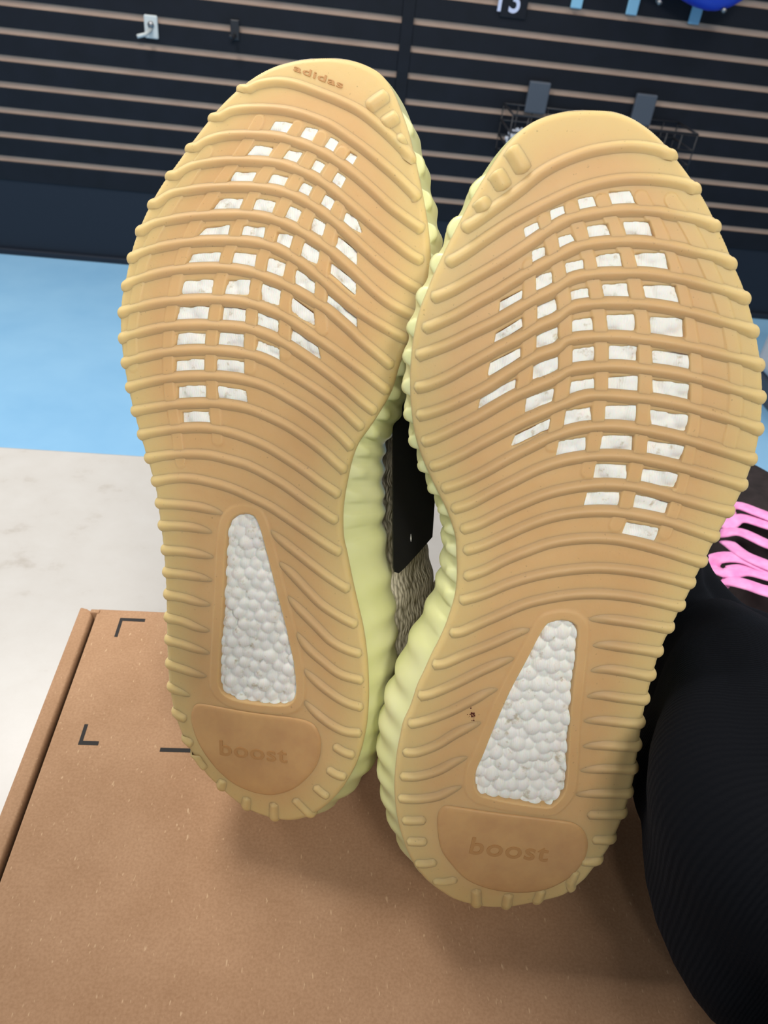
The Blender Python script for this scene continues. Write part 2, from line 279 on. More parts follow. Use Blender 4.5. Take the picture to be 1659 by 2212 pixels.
# ------------------------------------------------------------------ traced sole layouts (photo pixels, via crops)
CR = dict(A=(240, 100, 2.304), B=(240, 600, 2.304), C=(330, 1080, 2.911), D=(860, 220, 2.0763), E=(860, 700, 2.0763), Fz=(800, 1250, 2.37),
          G=(860, 1200, 5.53), Hh=(800, 1560, 4.608), I=(1120, 1600, 4.608), J=(1160, 1200, 4.608), K=(340, 1480, 5.53), L=(600, 1480, 5.925), Mm=(600, 120, 4.608), Q1=(880, 480, 4.608), Q2=(880, 740, 4.608), P=(0, 0, 1))
def px(c, pts):
    x0, y0, s = CR[c]; return [(x/s+x0, y/s+y0) for x, y in pts]
LEFT = dict(
 outline=px('A', [(1100, 57), (1200, 70), (1290, 103), (1350, 145), (1400, 215), (1440, 310), (1478, 420), (1505, 530), (1530, 640), (1550, 740), (1566, 830), (1580, 930), (1587, 1020), (1588, 1110)])
  + px('B', [(1575, 40), (1550, 130), (1515, 230), (1475, 330), (1435, 430), (1395, 560), (1340, 660), (1285, 745), (1232, 820), (1200, 900), (1180, 985), (1162, 1080), (1152, 1180), (1155, 1290)])
  + px('C', [(1218, 330), (1250, 490), (1286, 650), (1320, 800), (1342, 950), (1353, 1100), (1355, 1250), (1345, 1400), (1325, 1510), (1295, 1620), (1250, 1720), (1180, 1830), (1080, 1930), (980, 1990), (880, 2015), (780, 2008), (680, 1980), (590, 1940), (510, 1885), (430, 1815), (350, 1740), (290, 1660), (240, 1580), (200, 1510), (165, 1430), (135, 1340), (112, 1230), (98, 1120), (90, 980), (86, 840), (84, 700), (80, 550), (72, 400), (60, 260), (45, 140), (32, 50)])
  + px('B', [(222, 1060), (193, 950), (160, 840), (128, 730), (97, 610), (72, 490), (54, 370), (45, 240), (50, 110)])
  + px('A', [(66, 1180), (85, 1085), (115, 970), (170, 835), (240, 705), (335, 570), (440, 425), (555, 285), (680, 175), (790, 110), (900, 75), (1000, 60)]),
 ribs=[(px('P', [(536, 192), (560, 181), (600, 176), (643, 183), (708, 207), (752, 226), (784, 244), (817, 270), (850, 300), (882, 333), (897, 349)]), 'LM'),
  (px('P', [(474, 252), (500, 239), (544, 234), (600, 236), (643, 244), (687, 259), (719, 274), (763, 304), (795, 328), (834, 361), (860, 384), (890, 414), (906, 432)]), 'LM'),
  (px('A', [(425, 500), (480, 468), (560, 445), (660, 440), (760, 443), (860, 458), (960, 490), (1050, 530), (1140, 585), (1220, 645), (1300, 715), (1380, 790), (1450, 845), (1520, 895), (1558, 920)]), 'LM'),
  (px('A', [(320, 640), (400, 598), (500, 577), (620, 570), (740, 573), (840, 585), (940, 620), (1020, 660), (1100, 715), (1180, 780), (1260, 850), (1340, 920), (1420, 985), (1500, 1045), (1558, 1072)]), 'LM'),
  (px('A', [(225, 780), (300, 735), (400, 715), (520, 703), (640, 700), (740, 705), (840, 722), (940, 760), (1030, 815), (1110, 875), (1190, 945), (1270, 1020), (1350, 1090), (1430, 1150), (1500, 1195), (1552, 1220)]), 'LM'),
  (px('A', [(150, 915), (230, 878), (350, 855), (480, 842), (600, 838), (700, 842), (800, 862), (900, 900)]) + px('P', [(676, 517), (712, 542), (740, 566), (767, 590), (799, 621), (835, 651), (871, 672), (903, 686)]), 'LM'),
  (px('B', [(100, -102), (200, -142), (320, -167), (450, -182), (580, -184), (700, -177), (800, -152), (890, -107), (970, -52), (1050, 13), (1130, 85), (1210, 150), (1290, 205), (1400, 270), (1492, 318)]), 'LM'),
  (px('B', [(65, 38), (160, -2), (280, -32), (420, -47), (560, -47), (680, -30), (780, 3)]) + px('P', [(610, 614), (639, 629), (678, 652), (710, 673), (757, 714), (781, 737), (817, 767), (850, 795)]), 'LM'),
  (px('B', [(40, 175), (120, 150), (250, 122), (400, 110), (540, 110), (660, 122), (760, 150), (850, 188), (940, 245), (1020, 300), (1100, 355), (1180, 415), (1260, 475), (1330, 530), (1385, 572)]), 'LM'),
  (px('B', [(35, 305), (120, 278), (250, 248), (400, 235), (540, 240), (660, 250), (750, 275), (840, 315), (930, 370), (1010, 425), (1090, 485), (1170, 550), (1250, 620), (1322, 676)]), 'LM'),
  (px('B', [(45, 430), (140, 400), (270, 372), (420, 360), (560, 365), (680, 382), (780, 415), (870, 465), (960, 520), (1050, 580), (1130, 640), (1200, 705), (1256, 758)]), 'LM'),
  (px('B', [(68, 552), (160, 525), (290, 500), (430, 490), (570, 495), (690, 515), (790, 550), (880, 600), (970, 655), (1060, 720), (1140, 790), (1205, 858)]), 'LM'),
  (px('B', [(98, 668), (190, 650), (320, 632), (450, 625), (570, 632), (690, 655), (790, 695), (880, 740), (970, 800), (1060, 870), (1120, 925), (1172, 970)]), 'LM'),
  (px('B', [(132, 785), (230, 765), (340, 752), (460, 748), (570, 765), (680, 800), (780, 845), (870, 900), (960, 960), (1040, 1020), (1100, 1060), (1142, 1090)]), 'LM'),
  (px('B', [(165, 903), (260, 885), (370, 878), (480, 882), (580, 905), (680, 935), (780, 985), (870, 1040), (960, 1105), (1040, 1160), (1090, 1195), (1132, 1216)]), 'LM'),
  (px('B', [(200, 1018), (300, 1000), (400, 1000), (500, 1020), (600, 1050), (700, 1095), (790, 1140), (880, 1200), (960, 1255), (1040, 1310), (1110, 1355), (1150, 1372)]), 'LM'),
  (px('C', [(28, 24), (150, 30), (280, 45), (400, 75), (480, 110)]), 'LI'), (px('C', [(690, 160), (800, 250), (900, 330), (1000, 410), (1120, 500), (1240, 575)]), 'IM'),
  (px('C', [(55, 165), (160, 165), (280, 180), (410, 218)]), 'LI'), (px('C', [(740, 365), (850, 445), (960, 560), (1060, 660), (1180, 740), (1290, 795)]), 'IM'),
  (px('C', [(70, 320), (180, 325), (300, 345), (420, 372)]), 'LI'), (px('C', [(805, 570), (920, 690), (1020, 790), (1120, 890), (1220, 945), (1318, 975)]), 'IM'),
  (px('C', [(75, 460), (180, 470), (300, 490), (410, 522)]), 'LI'), (px('C', [(860, 790), (970, 930), (1070, 1020), (1180, 1100), (1330, 1142)]), 'IM'),
  (px('C', [(80, 600), (180, 615), (300, 650), (400, 668)]), 'LI'), (px('C', [(905, 1030), (1010, 1130), (1120, 1220), (1220, 1280), (1328, 1312)]), 'IM'),
  (px('C', [(85, 745), (180, 765), (290, 810), (395, 832)]), 'LI'), (px('C', [(915, 1230), (1010, 1330), (1110, 1410), (1210, 1460), (1318, 1470)]), 'IM'),
  (px('C', [(85, 885), (180, 910), (300, 950), (395, 978)]), 'LI'), (px('C', [(85, 1035), (180, 1065), (300, 1105), (375, 1112)]), 'LI'),
  (px('C', [(92, 1180), (180, 1215), (270, 1248)]), 'LI'), (px('C', [(118, 1335), (160, 1362), (212, 1385)]), 'LS'), (px('C', [(170, 1490), (205, 1518), (250, 1545)]), 'LS'),
  (px('C', [(270, 1620), (300, 1665), (330, 1700)]), 'LS'),
  (px('C', [(1130, 1545), (1200, 1590), (1275, 1612)]), 'SM'), (px('C', [(1090, 1690), (1150, 1730), (1220, 1750)]), 'SM'), (px('C', [(1010, 1800), (1065, 1850), (1110, 1875)]), 'SM'),
  (px('C', [(880, 1880), (930, 1930), (975, 1975)]), 'SL'), (px('C', [(758, 1905), (758, 1950), (757, 2000)]), 'SL'), (px('C', [(590, 1870), (585, 1905), (580, 1935)]), 'SL'), (px('C', [(440, 1760), (430, 1790), (420, 1815)]), 'SL'),
  (px('Mm', [(1105, 375), (1000, 440), (885, 530)]), 'TS'), (px('Mm', [(1205, 590), (1120, 635), (1035, 695)]), 'TS'), (px('Mm', [(1270, 815), (1225, 845), (1185, 880)]), 'TS')],
 windows=[px('A', q) for q in [
  [(820, 380), (905, 385), (865, 445), (785, 435)], [(970, 408), (1028, 420), (995, 480), (942, 460)], [(1095, 460), (1130, 478), (1100, 528), (1062, 512)], [(1190, 528), (1222, 550), (1195, 597), (1165, 575)],
  [(720, 500), (805, 508), (770, 567), (668, 562)], [(885, 522), (950, 535), (915, 588), (850, 575)], [(1020, 570), (1062, 592), (1032, 638), (993, 622)], [(1130, 633), (1165, 660), (1140, 708), (1100, 680)],
  [(625, 630), (720, 632), (692, 692), (578, 692)], [(808, 643), (880, 652), (850, 712), (778, 700)], [(958, 683), (1000, 705), (975, 752), (930, 735)], [(1070, 745), (1110, 772), (1085, 822), (1043, 800)], [(1172, 832), (1215, 855), (1247, 928), (1162, 878)],
  [(540, 765), (655, 762), (630, 828), (497, 828)], [(725, 765), (818, 778), (795, 838), (708, 828)], [(895, 802), (945, 825), (925, 873), (867, 855)], [(1015, 860), (1065, 890), (1050, 940), (995, 912)], [(1130, 948), (1222, 1020), (1220, 1088), (1118, 1010)],
  [(470, 905), (590, 895), (575, 960), (425, 965)], [(665, 898), (765, 905), (752, 968), (650, 962)], [(832, 930), (902, 950), (885, 1008), (818, 985)], [(965, 980), (1035, 1030), (1025, 1080), (948, 1045)], [(1095, 1080), (1215, 1170), (1215, 1235), (1090, 1130)],
  [(405, 1040), (545, 1030), (530, 1095), (373, 1103)], [(618, 1030), (722, 1038), (710, 1102), (606, 1095)], [(790, 1058), (868, 1082), (855, 1143), (778, 1120)], [(925, 1115), (1012, 1175), (1010, 1230), (920, 1180)], [(1085, 1230), (1220, 1330), (1222, 1410), (1080, 1285)],
  [(372, 1172), (508, 1165), (500, 1230), (353, 1238)], [(585, 1168), (690, 1168), (683, 1232), (572, 1235)], [(758, 1185), (842, 1215), (835, 1285), (750, 1260)], [(905, 1255), (1005, 1325), (1012, 1390), (903, 1320)]]]
 + [px('B', q) for q in [
  [(348, 150), (488, 145), (478, 208), (330, 218)], [(560, 145), (668, 152), (665, 218), (552, 212)], [(738, 175), (830, 215), (830, 272), (733, 240)], [(903, 255), (1025, 340), (1042, 405), (900, 325)],
  [(335, 280), (468, 278), (465, 345), (323, 352)], [(545, 278), (658, 282), (658, 355), (538, 345)], [(730, 312), (835, 360), (838, 420), (726, 370)],
  [(325, 415), (462, 408), (460, 468), (322, 478)], [(535, 412), (660, 420), (662, 488), (528, 470)],
  [(335, 545), (470, 538), (470, 598), (335, 605)], [(538, 542), (670, 565), (678, 625), (540, 602)],
  [(358, 672), (485, 668), (492, 725), (360, 720)]]],
 bars=[px('A', [(735, 370), (660, 510), (570, 640), (480, 780), (400, 920), (350, 1060), (320, 1190), (300, 1322), (285, 1452), (285, 1592), (290, 1712), (312, 1842), (330, 1952), (345, 2070)]),
  px('A', [(925, 400), (840, 530), (750, 660), (685, 800), (625, 930), (575, 1060), (540, 1190), (520, 1322), (502, 1452), (496, 1592), (505, 1722), (522, 1842), (530, 1960)]),
  px('A', [(1045, 450), (975, 575), (910, 690), (850, 820), (797, 945), (752, 1070), (720, 1210), (700, 1352), (692, 1482), (692, 1602)]),
  px('A', [(1148, 530), (1082, 645), (1020, 760), (970, 880), (925, 1010), (893, 1140), (870, 1270), (866, 1410), (868, 1530)]),
  px('A', [(1135, 795), (1090, 930), (1062, 1050), (1045, 1170), (1042, 1300), (1050, 1410)]),
  px('A', [(480, 520), (390, 650), (300, 790), (220, 930), (165, 1060), (135, 1190), (115, 1330), (105, 1460), (108, 1590)])],
 heel=px('C', [(500, 130), (540, 98), (590, 90), (640, 105), (665, 150), (690, 230), (730, 380), (780, 580), (820, 730), (860, 900), (890, 1050), (900, 1180), (888, 1245), (840, 1277), (720, 1275), (600, 1260), (500, 1235), (448, 1200), (427, 1150), (430, 1050), (440, 850), (455, 600), (465, 380), (480, 200)]),
 pad=px('C', [(240, 1380), (250, 1310), (290, 1280), (420, 1300), (600, 1330), (750, 1350), (900, 1370), (1000, 1400), (1045, 1460), (1060, 1540), (1040, 1650), (980, 1740), (880, 1820), (760, 1855), (640, 1840), (520, 1790), (420, 1710), (330, 1600), (270, 1490)]))
RIGHT = dict(
 outline=px('D', [(870, 35), (960, 42), (1040, 68), (1110, 110), (1170, 160), (1215, 210), (1260, 268), (1310, 335), (1355, 405), (1395, 475), (1435, 560), (1475, 645), (1508, 730), (1545, 815), (1570, 890), (1595, 980), (1610, 1050), (1625, 1140)])
  + px('E', [(1632, 200), (1637, 300), (1634, 400), (1624, 490), (1602, 590), (1572, 680), (1535, 770), (1485, 860), (1430, 955), (1375, 1065), (1318, 1170)])
  + px('J', [(1540, 330), (1470, 460), (1400, 590), (1330, 740), (1260, 880), (1200, 1040), (1160, 1180), (1120, 1330), (1080, 1500), (1050, 1660), (1030, 1800), (1010, 1950), (985, 2100)])
  + px('I', [(1165, 330), (1110, 550), (1040, 770), (970, 930), (905, 1060), (830, 1170), (750, 1270), (660, 1380), (560, 1460), (440, 1540), (250, 1590), (80, 1625)])
  + px('Hh', [(1400, 1835), (1180, 1840), (1000, 1812), (830, 1760), (710, 1690), (600, 1610), (530, 1545), (440, 1430), (375, 1310), (322, 1170), (282, 1030), (256, 890), (242, 740), (240, 600), (250, 450), (268, 290), (300, 130), (328, 5)])
  + px('G', [(150, 1800), (230, 1560), (310, 1390), (400, 1190), (480, 1035), (560, 860), (612, 715), (662, 555), (690, 420), (702, 290), (705, 150), (700, 10)])
  + px('E', [(258, 960), (238, 890), (213, 825), (178, 755), (140, 675), (106, 595), (82, 520), (66, 440), (57, 350), (54, 260), (57, 170), (66, 80)])
  + px('D', [(83, 985), (105, 910), (135, 835), (175, 740), (224, 640), (275, 540), (333, 430), (398, 320), (465, 218), (530, 145), (590, 98), (660, 65), (740, 44), (800, 37)]),
 ribs=[(px('D', [(285, 578), (360, 530), (450, 465), (540, 400), (640, 320), (740, 265), (850, 225), (950, 205), (1050, 198), (1150, 210), (1245, 240)]), 'ML'),
  (px('D', [(212, 732), (300, 680), (400, 610), (500, 545), (600, 490), (700, 440), (800, 395), (900, 365), (1000, 348), (1100, 345), (1200, 352), (1290, 370), (1360, 400)]), 'ML'),
  (px('Q1', [(225, 765), (300, 742), (450, 675), (600, 590), (750, 505), (900, 420), (1050, 325), (1240, 200)]) + px('D', [(740, 540), (840, 510), (950, 492), (1060, 487), (1170, 495), (1280, 515), (1370, 535), (1440, 560)]), 'ML'),
  (px('Q1', [(140, 1075), (300, 1010), (500, 915), (700, 800), (800, 745), (900, 690), (1000, 625), (1140, 540), (1260, 475), (1400, 400)]) + px('D', [ (800, 655), (900, 635), (1010, 628), (1120, 632), (1230, 650), (1340, 675), (1440, 700), (1515, 730)]), 'ML'),
  (px('Q1', [(70, 1345), (250, 1280), (450, 1200), (650, 1100), (900, 980), (1140, 845), (1290, 760), (1440, 690)]) + px('D', [ (780, 795), (880, 775), (1000, 770), (1120, 772), (1240, 790), (1350, 815), (1460, 845), (1578, 885)]), 'ML'),
  (px('Q1', [(55, 1655), (200, 1628), (400, 1543), (600, 1430), (800, 1320), (900, 1262), (1140, 1145), (1300, 1045), (1480, 968)]) + px('D', [ (780, 925), (880, 908), (1000, 905), (1120, 912), (1240, 930), (1360, 958), (1480, 992), (1570, 1020), (1615, 1035)]), 'ML'),
  (px('Q2', [(75, 738), (200, 710), (400, 640), (600, 545), (800, 440), (1000, 310), (1100, 250), (1290, 138), (1490, 66)]) + px('E', [ (760, 75), (870, 60), (1000, 60), (1120, 72), (1240, 90), (1360, 115), (1480, 145), (1580, 170), (1640, 190)]), 'ML'),
  (px('Q2', [(125, 998), (250, 965), (450, 870), (710, 740), (900, 630), (1080, 530), (1260, 450), (1480, 360)]) + px('E', [ (770, 210), (880, 195), (1000, 192), (1120, 205), (1240, 222), (1360, 250), (1480, 285), (1580, 315), (1645, 335)]), 'ML'),
  (px('Q2', [(208, 1248), (350, 1205), (550, 1110), (750, 1000), (950, 895), (1150, 790), (1300, 725), (1450, 660)]) + px('E', [ (830, 328), (930, 322), (1020, 328), (1140, 340), (1260, 362), (1380, 395), (1500, 430), (1590, 462), (1640, 480)]), 'ML'),
  (px('E', [(188, 745), (280, 715), (380, 668), (480, 612), (580, 560), (680, 512), (780, 478), (880, 462), (1000, 462), (1120, 480), (1240, 505), (1360, 538), (1480, 575), (1560, 600), (1608, 615)]), 'ML'),
  (px('E', [(233, 837), (320, 808), (420, 755), (520, 705), (620, 655), (720, 620), (820, 600), (920, 592), (1020, 595), (1140, 615), (1260, 642), (1380, 675), (1480, 705), (1568, 732)]), 'ML'),
  (px('E', [(274, 928), (360, 900), (460, 850), (560, 805), (660, 765), (760, 740), (860, 725), (960, 722), (1080, 735), (1200, 765), (1320, 800), (1420, 828), (1515, 852)]), 'ML'),
  (px('E', [(288, 1023), (380, 995), (480, 950), (580, 905), (680, 870), (780, 850), (880, 842), (980, 845), (1100, 862), (1220, 890), (1340, 930), (1458, 970)]), 'ML'),
  (px('E', [(290, 1140), (380, 1110), (480, 1060), (580, 1020), (680, 985), (780, 968), (880, 962), (980, 968), (1090, 990), (1200, 1020), (1310, 1055), (1395, 1080)]), 'ML'),
  (px('E', [(270, 1248), (380, 1215), (500, 1165), (620, 1130), (740, 1108), (880, 1096), (1000, 1102), (1120, 1120), (1230, 1145), (1333, 1173)]), 'ML'),
  (px('G', [(600, 932), (750, 920), (950, 830), (1200, 720), (1450, 610)]) + px('J', [(0, 455), (300, 400), (600, 385), (900, 410), (1150, 455), (1350, 500), (1455, 520)]), 'ML'),
  (px('G', [(392, 1312), (550, 1300), (800, 1190), (1100, 1070), (1400, 940), (1680, 870)]), 'MI'), (px('J', [(440, 640), (700, 640), (950, 670), (1150, 705), (1350, 740)]), 'IL'),
  (px('G', [(224, 1692), (400, 1660), (700, 1530), (1000, 1380), (1300, 1260), (1480, 1212)]), 'MI'), (px('J', [(480, 905), (700, 900), (950, 930), (1150, 960), (1240, 980)]), 'IL'),
  (px('G', [(104, 2030), (300, 1990), (600, 1880), (900, 1730), (1100, 1630), (1280, 1585)]), 'MI'), (px('J', [(460, 1160), (700, 1140), (900, 1165), (1050, 1195), (1160, 1215)]), 'IL'),
  (px('Hh', [(312, 300), (450, 310), (650, 240), (850, 120), (1000, 50), (1170, -20)]), 'MI'), (px('J', [(425, 1418), (650, 1400), (850, 1425), (1100, 1455)]), 'IL'),
  (px('Hh', [(282, 545), (450, 550), (650, 500), (850, 400), (1035, 328)]), 'MI'), (px('J', [(395, 1658), (650, 1650), (850, 1670), (1055, 1690)]), 'IL'),
  (px('Hh', [(264, 765), (450, 775), (650, 750), (800, 690), (975, 618)]), 'MI'), (px('J', [(385, 1912), (650, 1900), (850, 1910), (1018, 1915)]), 'IL'),
  (px('I', [(545, 312), (850, 290), (1165, 300)]), 'IL'), (px('I', [(500, 547), (800, 535), (1112, 540)]), 'IL'), (px('I', [(680, 747), (850, 750), (1050, 745)]), 'SL'),
  (px('I', [(730, 997), (850, 1000), (975, 1000)]), 'SL'), (px('I', [(618, 1213), (720, 1218), (815, 1215)]), 'SL'), (px('I', [(575, 1300), (545, 1370), (520, 1430)]), 'SL'),
  (px('I', [(232, 1490), (215, 1550), (195, 1600)]), 'SL'), (px('Hh', [(1385, 1715), (1370, 1770), (1360, 1830)]), 'SL'), (px('Hh', [(1055, 1665), (1055, 1740), (1058, 1825)]), 'SL'),
  (px('Hh', [(304, 985), (420, 990), (560, 985)]), 'MS'), (px('Hh', [(355, 1195), (470, 1200), (570, 1200)]), 'MS'), (px('Hh', [(435, 1415), (550, 1420), (665, 1400)]), 'MS'), (px('Hh', [(615, 1590), (740, 1600), (868, 1570)]), 'MS'),
  (px('D', [(497, 200), (530, 245), (572, 320)]), 'TS'), (px('D', [(430, 308), (455, 345), (482, 395)]), 'TS'), (px('D', [(362, 432), (380, 460), (398, 498)]), 'TS')],
 windows=[px('D', q) for q in [
  [(945, 408), (1035, 405), (1062, 465), (968, 470)], [(808, 440), (870, 430), (888, 482), (822, 492)], [(685, 490), (738, 473), (745, 520), (692, 540)], [(567, 570), (622, 545), (632, 583), (575, 608)],
  [(1012, 545), (1122, 540), (1145, 605), (1030, 608)], [(850, 565), (935, 550), (948, 610), (862, 622)], [(722, 612), (770, 600), (795, 640), (728, 662)], [(605, 672), (655, 655), (662, 700), (605, 722)],
  [(1062, 685), (1190, 682), (1212, 752), (1080, 755)], [(888, 695), (988, 682), (1000, 745), (900, 755)], [(752, 730), (825, 712), (830, 770), (762, 787)], [(620, 785), (685, 768), (685, 825), (622, 842)],
  [(1100, 825), (1240, 828), (1255, 908), (1118, 890)], [(918, 825), (1022, 818), (1030, 885), (932, 890)], [(775, 852), (848, 840), (855, 900), (785, 912)], [(628, 912), (705, 885), (708, 942), (628, 968)], [(460, 895), (552, 850), (550, 885), (455, 945)],
  [(1130, 972), (1275, 972), (1282, 1055), (1138, 1045)], [(938, 962), (1055, 955), (1060, 1022), (945, 1025)], [(783, 985), (868, 970), (870, 1030), (785, 1045)], [(625, 1040), (712, 1012), (715, 1075), (622, 1103)], [(440, 1040), (555, 972), (558, 1010), (432, 1085)],
  [(1142, 1118), (1300, 1125), (1300, 1205), (1148, 1190)], [(948, 1100), (1068, 1098), (1070, 1160), (948, 1165)], [(785, 1115), (875, 1102), (875, 1165), (785, 1180)], [(610, 1180), (712, 1148), (712, 1205), (605, 1245)], [(415, 1170), (550, 1105), (548, 1145), (402, 1232)]]]
 + [px('E', q) for q in [
  [(1142, 252), (1302, 275), (1302, 345), (1148, 325)], [(945, 240), (1070, 235), (1070, 302), (945, 302)], [(778, 262), (875, 248), (875, 305), (772, 320)], [(580, 335), (695, 292), (692, 345), (570, 395)], [(375, 320), (530, 248), (525, 290), (360, 382)],
  [(1132, 390), (1298, 412), (1290, 482), (1140, 455)], [(932, 370), (1062, 365), (1060, 435), (930, 435)], [(755, 395), (862, 375), (862, 440), (745, 460)], [(530, 495), (678, 428), (668, 475), (508, 545)],
  [(1122, 525), (1278, 548), (1265, 610), (1118, 585)], [(918, 503), (1052, 503), (1050, 568), (908, 565)], [(722, 530), (838, 512), (832, 572), (710, 595)],
  [(1100, 650), (1252, 675), (1240, 735), (1090, 708)], [(888, 630), (1025, 633), (1018, 692), (878, 690)],
  [(1065, 770), (1215, 795), (1200, 850), (1055, 825)], [(850, 757), (992, 757), (985, 815), (835, 815)],
  [(1025, 890), (1165, 920), (1145, 968), (1005, 940)]]],
 bars=[px('D', [(1090, 430), (1165, 570), (1225, 720), (1275, 870), (1305, 1010), (1330, 1160), (1332, 1300), (1322, 1440), (1302, 1572), (1272, 1697), (1238, 1820), (1195, 1935)]),
  px('D', [(915, 445), (978, 580), (1035, 718), (1068, 858), (1094, 1000), (1106, 1140), (1106, 1280), (1098, 1412), (1085, 1542), (1060, 1667), (1022, 1792), (975, 1900)]),
  px('D', [(775, 475), (822, 600), (860, 735), (885, 868), (904, 1000), (911, 1140), (910, 1280), (897, 1408), (877, 1540), (850, 1660)]),
  px('D', [(655, 530), (692, 645), (720, 765), (742, 885), (750, 1020), (750, 1155), (735, 1300), (712, 1430), (690, 1540)]),
  px('D', [(590, 735), (592, 860), (590, 990), (580, 1130), (552, 1300)]),
  px('D', [(1225, 440), (1310, 575), (1390, 740), (1450, 890), (1490, 1030), (1510, 1170), (1515, 1310), (1505, 1440), (1480, 1560)])],
 heel=px('Fz', [(890, 250), (930, 222), (980, 213), (1030, 225), (1052, 260), (1045, 400), (1030, 550), (1015, 700), (1005, 900), (1000, 1000), (985, 1085), (930, 1150), (880, 1155), (700, 1128), (600, 1105), (560, 1090), (540, 1050), (545, 980), (580, 900), (640, 750), (720, 570), (800, 420)]),
 pad=px('Fz', [(340, 1250), (350, 1190), (380, 1160), (430, 1165), (600, 1190), (800, 1215), (1000, 1240), (1060, 1260), (1100, 1300), (1115, 1370), (1090, 1450), (1020, 1530), (900, 1590), (760, 1607), (620, 1590), (500, 1545), (420, 1470), (360, 1380)]))

# ------------------------------------------------------------------ sneaker builder
R_EDGE = .0022
def sd_poly(P, Q):
    """signed distance (positive inside) of points P to a closed polygon Q"""
    d2 = np.full(len(P), 1e9); inside = np.zeros(len(P), bool)
    n = len(Q)
    for i in range(n):
        a, b_ = Q[i], Q[(i+1) % n]; e = b_-a; w = P-a
        t = np.clip((w@e)/max(e@e, 1e-18), 0, 1); dd = w-np.outer(t, e); d2 = np.minimum(d2, (dd**2).sum(1))
        c = ((a[1] > P[:, 1]) != (b_[1] > P[:, 1])) & (P[:, 0] < (b_[0]-a[0])*(P[:, 1]-a[1])/((b_[1]-a[1]) if abs(b_[1]-a[1]) > 1e-12 else 1e-12)+a[0])
        inside ^= c
    d = np.sqrt(d2); return np.where(inside, d, -d)
def dist_line(P, Q):
    d2 = np.full(len(P), 1e9)
    for a, b_ in zip(Q[:-1], Q[1:]):
        e = b_-a; w = P-a; t = np.clip((w@e)/max(e@e, 1e-18), 0, 1); dd = w-np.outer(t, e); d2 = np.minimum(d2, (dd**2).sum(1))
    return np.sqrt(d2)
def sstep(x, a, b_):
    t = np.clip((x-a)/(b_-a), 0, 1); return t*t*(3-2*t)
def text_mesh(body, ext):
    cu = bpy.data.curves.new('t', 'FONT'); cu.body = body; cu.size = 1; cu.extrude = ext; cu.space_character = 1.08; cu.offset = .012
    o = bpy.data.objects.new('t', cu); COL.objects.link(o)
    dg = bpy.context.evaluated_depsgraph_get(); me = o.evaluated_get(dg).to_mesh()
    V = np.array([v.co[:] for v in me.vertices]); Fc = [list(p.vertices) for p in me.polygons]
    bpy.data.objects.remove(o); bpy.data.curves.remove(cu); return V, Fc

